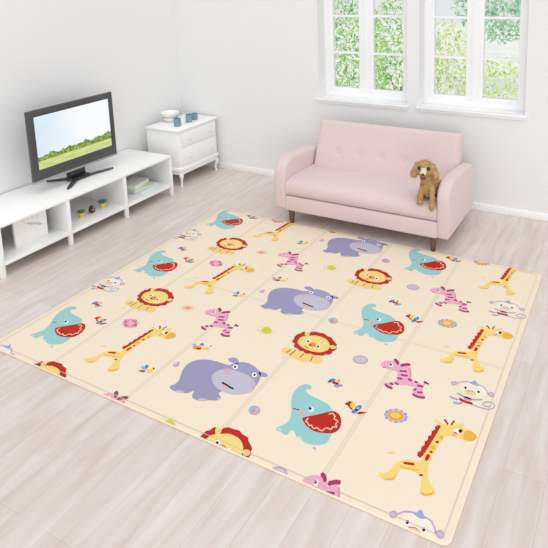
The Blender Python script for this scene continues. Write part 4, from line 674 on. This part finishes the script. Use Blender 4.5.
b = B(); b.lathe(-3.945, 4.447, [(0.014, ch), (0.022, ch + 0.006), (0.026, ch + 0.025), (0.018, ch + 0.05), (0.009, ch + 0.07), (0.011, ch + 0.082), (0.008, ch + 0.082), (0.006, ch + 0.068)])
tag(b.build('bud_vase', CERAM), 'slim white bud vase between the left and middle teal tumblers', 'vase')
b = B(); b.lathe(-4.13, 4.49, [(0.04, ch), (0.045, ch + 0.008), (0.075, ch + 0.028), (0.088, ch + 0.05), (0.085, ch + 0.05), (0.07, ch + 0.03), (0.035, ch + 0.012)], 32)
tag(b.build('bowl', CERAM), 'white bowl at the back of the chest, under another bowl', 'bowl', 'white bowls on the chest')
b = B(); z_ = ch + 0.0505; b.lathe(-4.13, 4.49, [(0.03, z_), (0.07, z_), (0.084, z_ + 0.02), (0.092, z_ + 0.045), (0.089, z_ + 0.045), (0.078, z_ + 0.02), (0.03, z_ + 0.006)], 32)
tag(b.build('bowl', CERAM), 'white bowl stacked on top of another white bowl on the chest', 'bowl', 'white bowls on the chest')

# ------------------------------------------------------------------ sofa
sofa = thing('sofa', (-1.83, 4.35, 0), 'pale pink two seat sofa with tufted back and short wooden legs', 'sofa')
def arm(xo, xi, name):
    prof = [(3.955, 0.108), (3.946, 0.25), (3.942, 0.37)]
    c_y, c_z, r = 4.085, 0.385, 0.142
    for k in range(1, 9): a = math.pi - k * math.pi / 2 / 8; prof.append((c_y + r * math.cos(a), c_z + r * math.sin(a)))
    prof += [(4.2, 0.527), (4.4, 0.510), (4.58, 0.492), (4.63, 0.478), (4.655, 0.44), (4.66, 0.108)]
    b = B(); b.prism(prof, 'x', xo, xi, 0.026, 4, ang=40); return b.build(name, PINK, sofa, smooth=50)
arm(-2.572, -2.465, 'armrest'); arm(-1.215, -1.122, 'armrest')
b = B(); b.box(-2.473, -1.207, 3.953, 4.64, 0.108, 0.233, 0.014, 3); b.build('base', PINK, sofa)
b = B()
prof = [(3.975, 0.236), (3.953, 0.25), (3.944, 0.285), (3.95, 0.325), (3.97, 0.350), (4.01, 0.365), (4.1, 0.372), (4.25, 0.370), (4.42, 0.362), (4.46, 0.34), (4.46, 0.236)]
b.prism(prof, 'x', -2.468, -1.212, 0.012, 3, ang=50); b.build('seat_cushion', PINK, sofa, smooth=60)
def sofa_back():
    b = B(); NX, NZ = 72, 30; xa, xb = -2.462, -1.210; BT = ((-2.235, 0), (-2.035, 0), (-1.836, 0), (-1.637, 0), (-1.437, 0))
    LO, HI = Vector((0, 4.375, 0.30)), Vector((0, 4.565, 0.738)); up = (HI - LO); H = up.length; up.normalize(); nrm = Vector((0, -up.z, up.y))
    r = 0.035; TH = 0.13; grid = []
    for j in range(NZ + 1):
        row = []
        for i in range(NX + 1):
            def ease(t): return t
            u = i / NX; v = j / NZ
            x = xa + (xb - xa) * u; h = H * v
            def e(d): return r - math.sqrt(max(0, r * r - (r - d) ** 2)) if d < r else 0
            off = e(min(x - xa, xb - x)) + e(H - h) - 0.010 * math.sin(math.pi * u) * math.sin(math.pi * min(1, v))
            for bx, _ in BT:
                d2 = (x - bx) ** 2 + (h - 0.208) ** 2; off += 0.014 * math.exp(-d2 / 0.03 ** 2)
            row.append(b.bm.verts.new(LO + Vector((x, 0, 0)) + up * h - nrm * off))
        grid.append(row)
    for j in range(NZ):
        for i in range(NX): b.bm.faces.new((grid[j][i], grid[j][i + 1], grid[j + 1][i + 1], grid[j + 1][i]))
    # top, sides and rear follow the rim
    rim = [grid[0][i] for i in range(NX + 1)] + [grid[j][NX] for j in range(1, NZ + 1)] + [grid[NZ][i] for i in range(NX - 1, -1, -1)] + [grid[j][0] for j in range(NZ - 1, 0, -1)]
    prev = rim
    for dep, ins in ((TH * 0.5, -0.001), (TH - 0.02, 0), (TH - 0.006, 0.006), (TH, 0.02)):
        cur = []
        for v0 in rim:
            base = v0.co; h = (base - LO).dot(up); x = base.x
            x2 = min(max(x, xa + ins), xb - ins); h2 = min(h, H - ins)
            cur.append(b.bm.verts.new(LO + Vector((x2, 0, 0)) + up * h2 - nrm * dep))
        n = len(rim)
        for i in range(n): b.bm.faces.new((prev[i], cur[i], cur[(i + 1) % n], prev[(i + 1) % n]))
        prev = cur
    b.bm.faces.new(prev); bmesh.ops.recalc_face_normals(b.bm, faces=b.bm.faces)
    bk = b.build('backrest', PINK, sofa, smooth=60)
    for bx, _ in BT:
        p = LO + up * 0.208 + nrm * (-0.006); p.x = bx
        b = B(); b.ball(p, (0.011, 0.006, 0.011), 2, nrm.to_track_quat('-Y', 'Z').to_matrix().to_4x4()); b.build('button', PINK, bk)
sofa_back()
for lx, ly in ((-2.428, 3.98), (-1.244, 3.985), (-2.405, 4.58), (-1.247, 4.58)):
    b = B(); b.tube((lx, ly, 0), (lx, ly, 0.107), 0.017, 0.027, 20); b.build('leg', WALNUT, sofa, smooth=40)

# ------------------------------------------------------------------ dog
def dog():
    root = thing('toy_poodle', (-1.30, 4.03, 0.368), 'small curly apricot poodle sitting at the right end of the pink sofa', 'dog')
    b = B()
    def cap(p0, p1, r0, r1, n=7):
        p0, p1 = Vector(p0), Vector(p1)
        for k in range(n + 1): t = k / n; b.ball(p0.lerp(p1, t), r0 + (r1 - r0) * t, 2)
    # torso from rump to chest, seated upright
    cap((-1.285, 4.13, 0.435), (-1.300, 4.045, 0.485), 0.070, 0.060); b.ball((-1.300, 4.03, 0.460), (0.058, 0.055, 0.075))
    cap((-1.302, 4.03, 0.50), (-1.312, 4.01, 0.57), 0.050, 0.046)
    # haunches and hind feet
    for s in (-1, 1):
        b.ball((-1.287 + s * 0.055, 4.115, 0.415), (0.036, 0.06, 0.045)); cap((-1.287 + s * 0.066, 4.07, 0.392), (-1.29 + s * 0.068, 4.02, 0.386), 0.024, 0.019, 4)
    # forelegs; the right one hangs over the front of the seat
    cap((-1.332, 4.005, 0.47), (-1.338, 3.968, 0.398), 0.025, 0.019); cap((-1.338, 3.968, 0.394), (-1.332, 3.940, 0.376), 0.022, 0.024, 3)
    cap((-1.262, 3.995, 0.48), (-1.240, 3.945, 0.40), 0.026, 0.019); cap((-1.240, 3.945, 0.40), (-1.238, 3.926, 0.346), 0.019, 0.020, 4)
    # tail
    cap((-1.275, 4.19, 0.40), (-1.285, 4.235, 0.415), 0.014, 0.02, 4)
    # head: skull, topknot, cheeks, muzzle
    hd = Vector((-1.312, 3.995, 0.602)); F = Vector((0.16, -0.97, 0.10)).normalized(); S = F.cross(Vector((0, 0, 1))).normalized(); Uv = S.cross(F)
    def hp(f, s_, u): return hd + F * f + S * s_ + Uv * u
    b.ball(hd, (0.060, 0.060, 0.056)); b.ball(hp(-0.008, 0, 0.026), (0.057, 0.050, 0.042)); b.ball(hp(0.028, 0, -0.008), (0.046, 0.040, 0.038))
    cap(hp(0.03, 0, -0.004), hp(0.072, 0, -0.012), 0.034, 0.026, 4)
    b.ball(hp(0.050, 0, -0.036), (0.024, 0.024, 0.014))
    # hanging ears
    for s in (-1, 1):
        cap(hp(0.0, s * 0.056, 0.030), hp(0.004, s * 0.078, -0.040), 0.022, 0.027, 6)
    tmp = b.build('poodle_form', PINK, None, origin=(0, 0, 0))
    md = tmp.modifiers.new('r', 'REMESH'); md.mode = 'VOXEL'; md.voxel_size = 0.0042
    sm = tmp.modifiers.new('s', 'SMOOTH'); sm.factor = 0.5; sm.iterations = 4
    tx = bpy.data.textures.new('curl', 'CLOUDS'); tx.noise_scale = 0.015; tx.noise_depth = 1
    dm = tmp.modifiers.new('d', 'DISPLACE'); dm.texture = tx; dm.strength = 0.017; dm.mid_level = 0.5; dm.texture_coords = 'LOCAL'
    dg = bpy.context.evaluated_depsgraph_get(); me = bpy.data.meshes.new_from_object(tmp.evaluated_get(dg))
    bpy.data.objects.remove(tmp, do_unlink=True)
    o = bpy.data.objects.new('body', me); C.objects.link(o); o.parent = root
    w0 = root.location
    for v in me.vertices: v.co = v.co - w0
    me.materials.clear(); me.materials.append(mat('apricot_fur', (222, 180, 126), 0.9, 0.15, var=0.75, vscale=38, bump=0.5, bscale=260))
    me.materials.append(mat('cream_fur', (246, 228, 198), 0.9, 0.15, var=0.2, vscale=60, bump=0.5, bscale=260))
    me.polygons.foreach_set('use_smooth', [True] * len(me.polygons))
    # cream blaze between the eyes and along the muzzle
    for p in me.polygons:
        c = p.center + w0 - hd; f, s_, u = c.dot(F), c.dot(S), c.dot(Uv)
        if f > 0.042 and abs(s_) < 0.02 + 0.2 * max(0, 0.075 - f) and -0.016 < u < 0.022: p.material_index = 1
    EYE = mat('dog_eye', (22, 16, 14), 0.08, 0.6); NOSE = mat('dog_nose', (44, 28, 30), 0.3, 0.5); MOUTH = mat('dog_mouth', (120, 62, 66), 0.5, 0.4)
    for s in (-1, 1):
        b = B(); b.ball(hp(0.062, s * 0.033, 0.022), 0.0135, 2); b.build('eye', EYE, root)
    b = B(); b.ball(hp(0.098, 0, -0.016), (0.013, 0.009, 0.009), 2); b.build('nose', NOSE, root)
    b = B(); b.ball(hp(0.080, 0, -0.042), (0.021, 0.018, 0.014), 2); b.build('mouth', MOUTH, root)
dog()
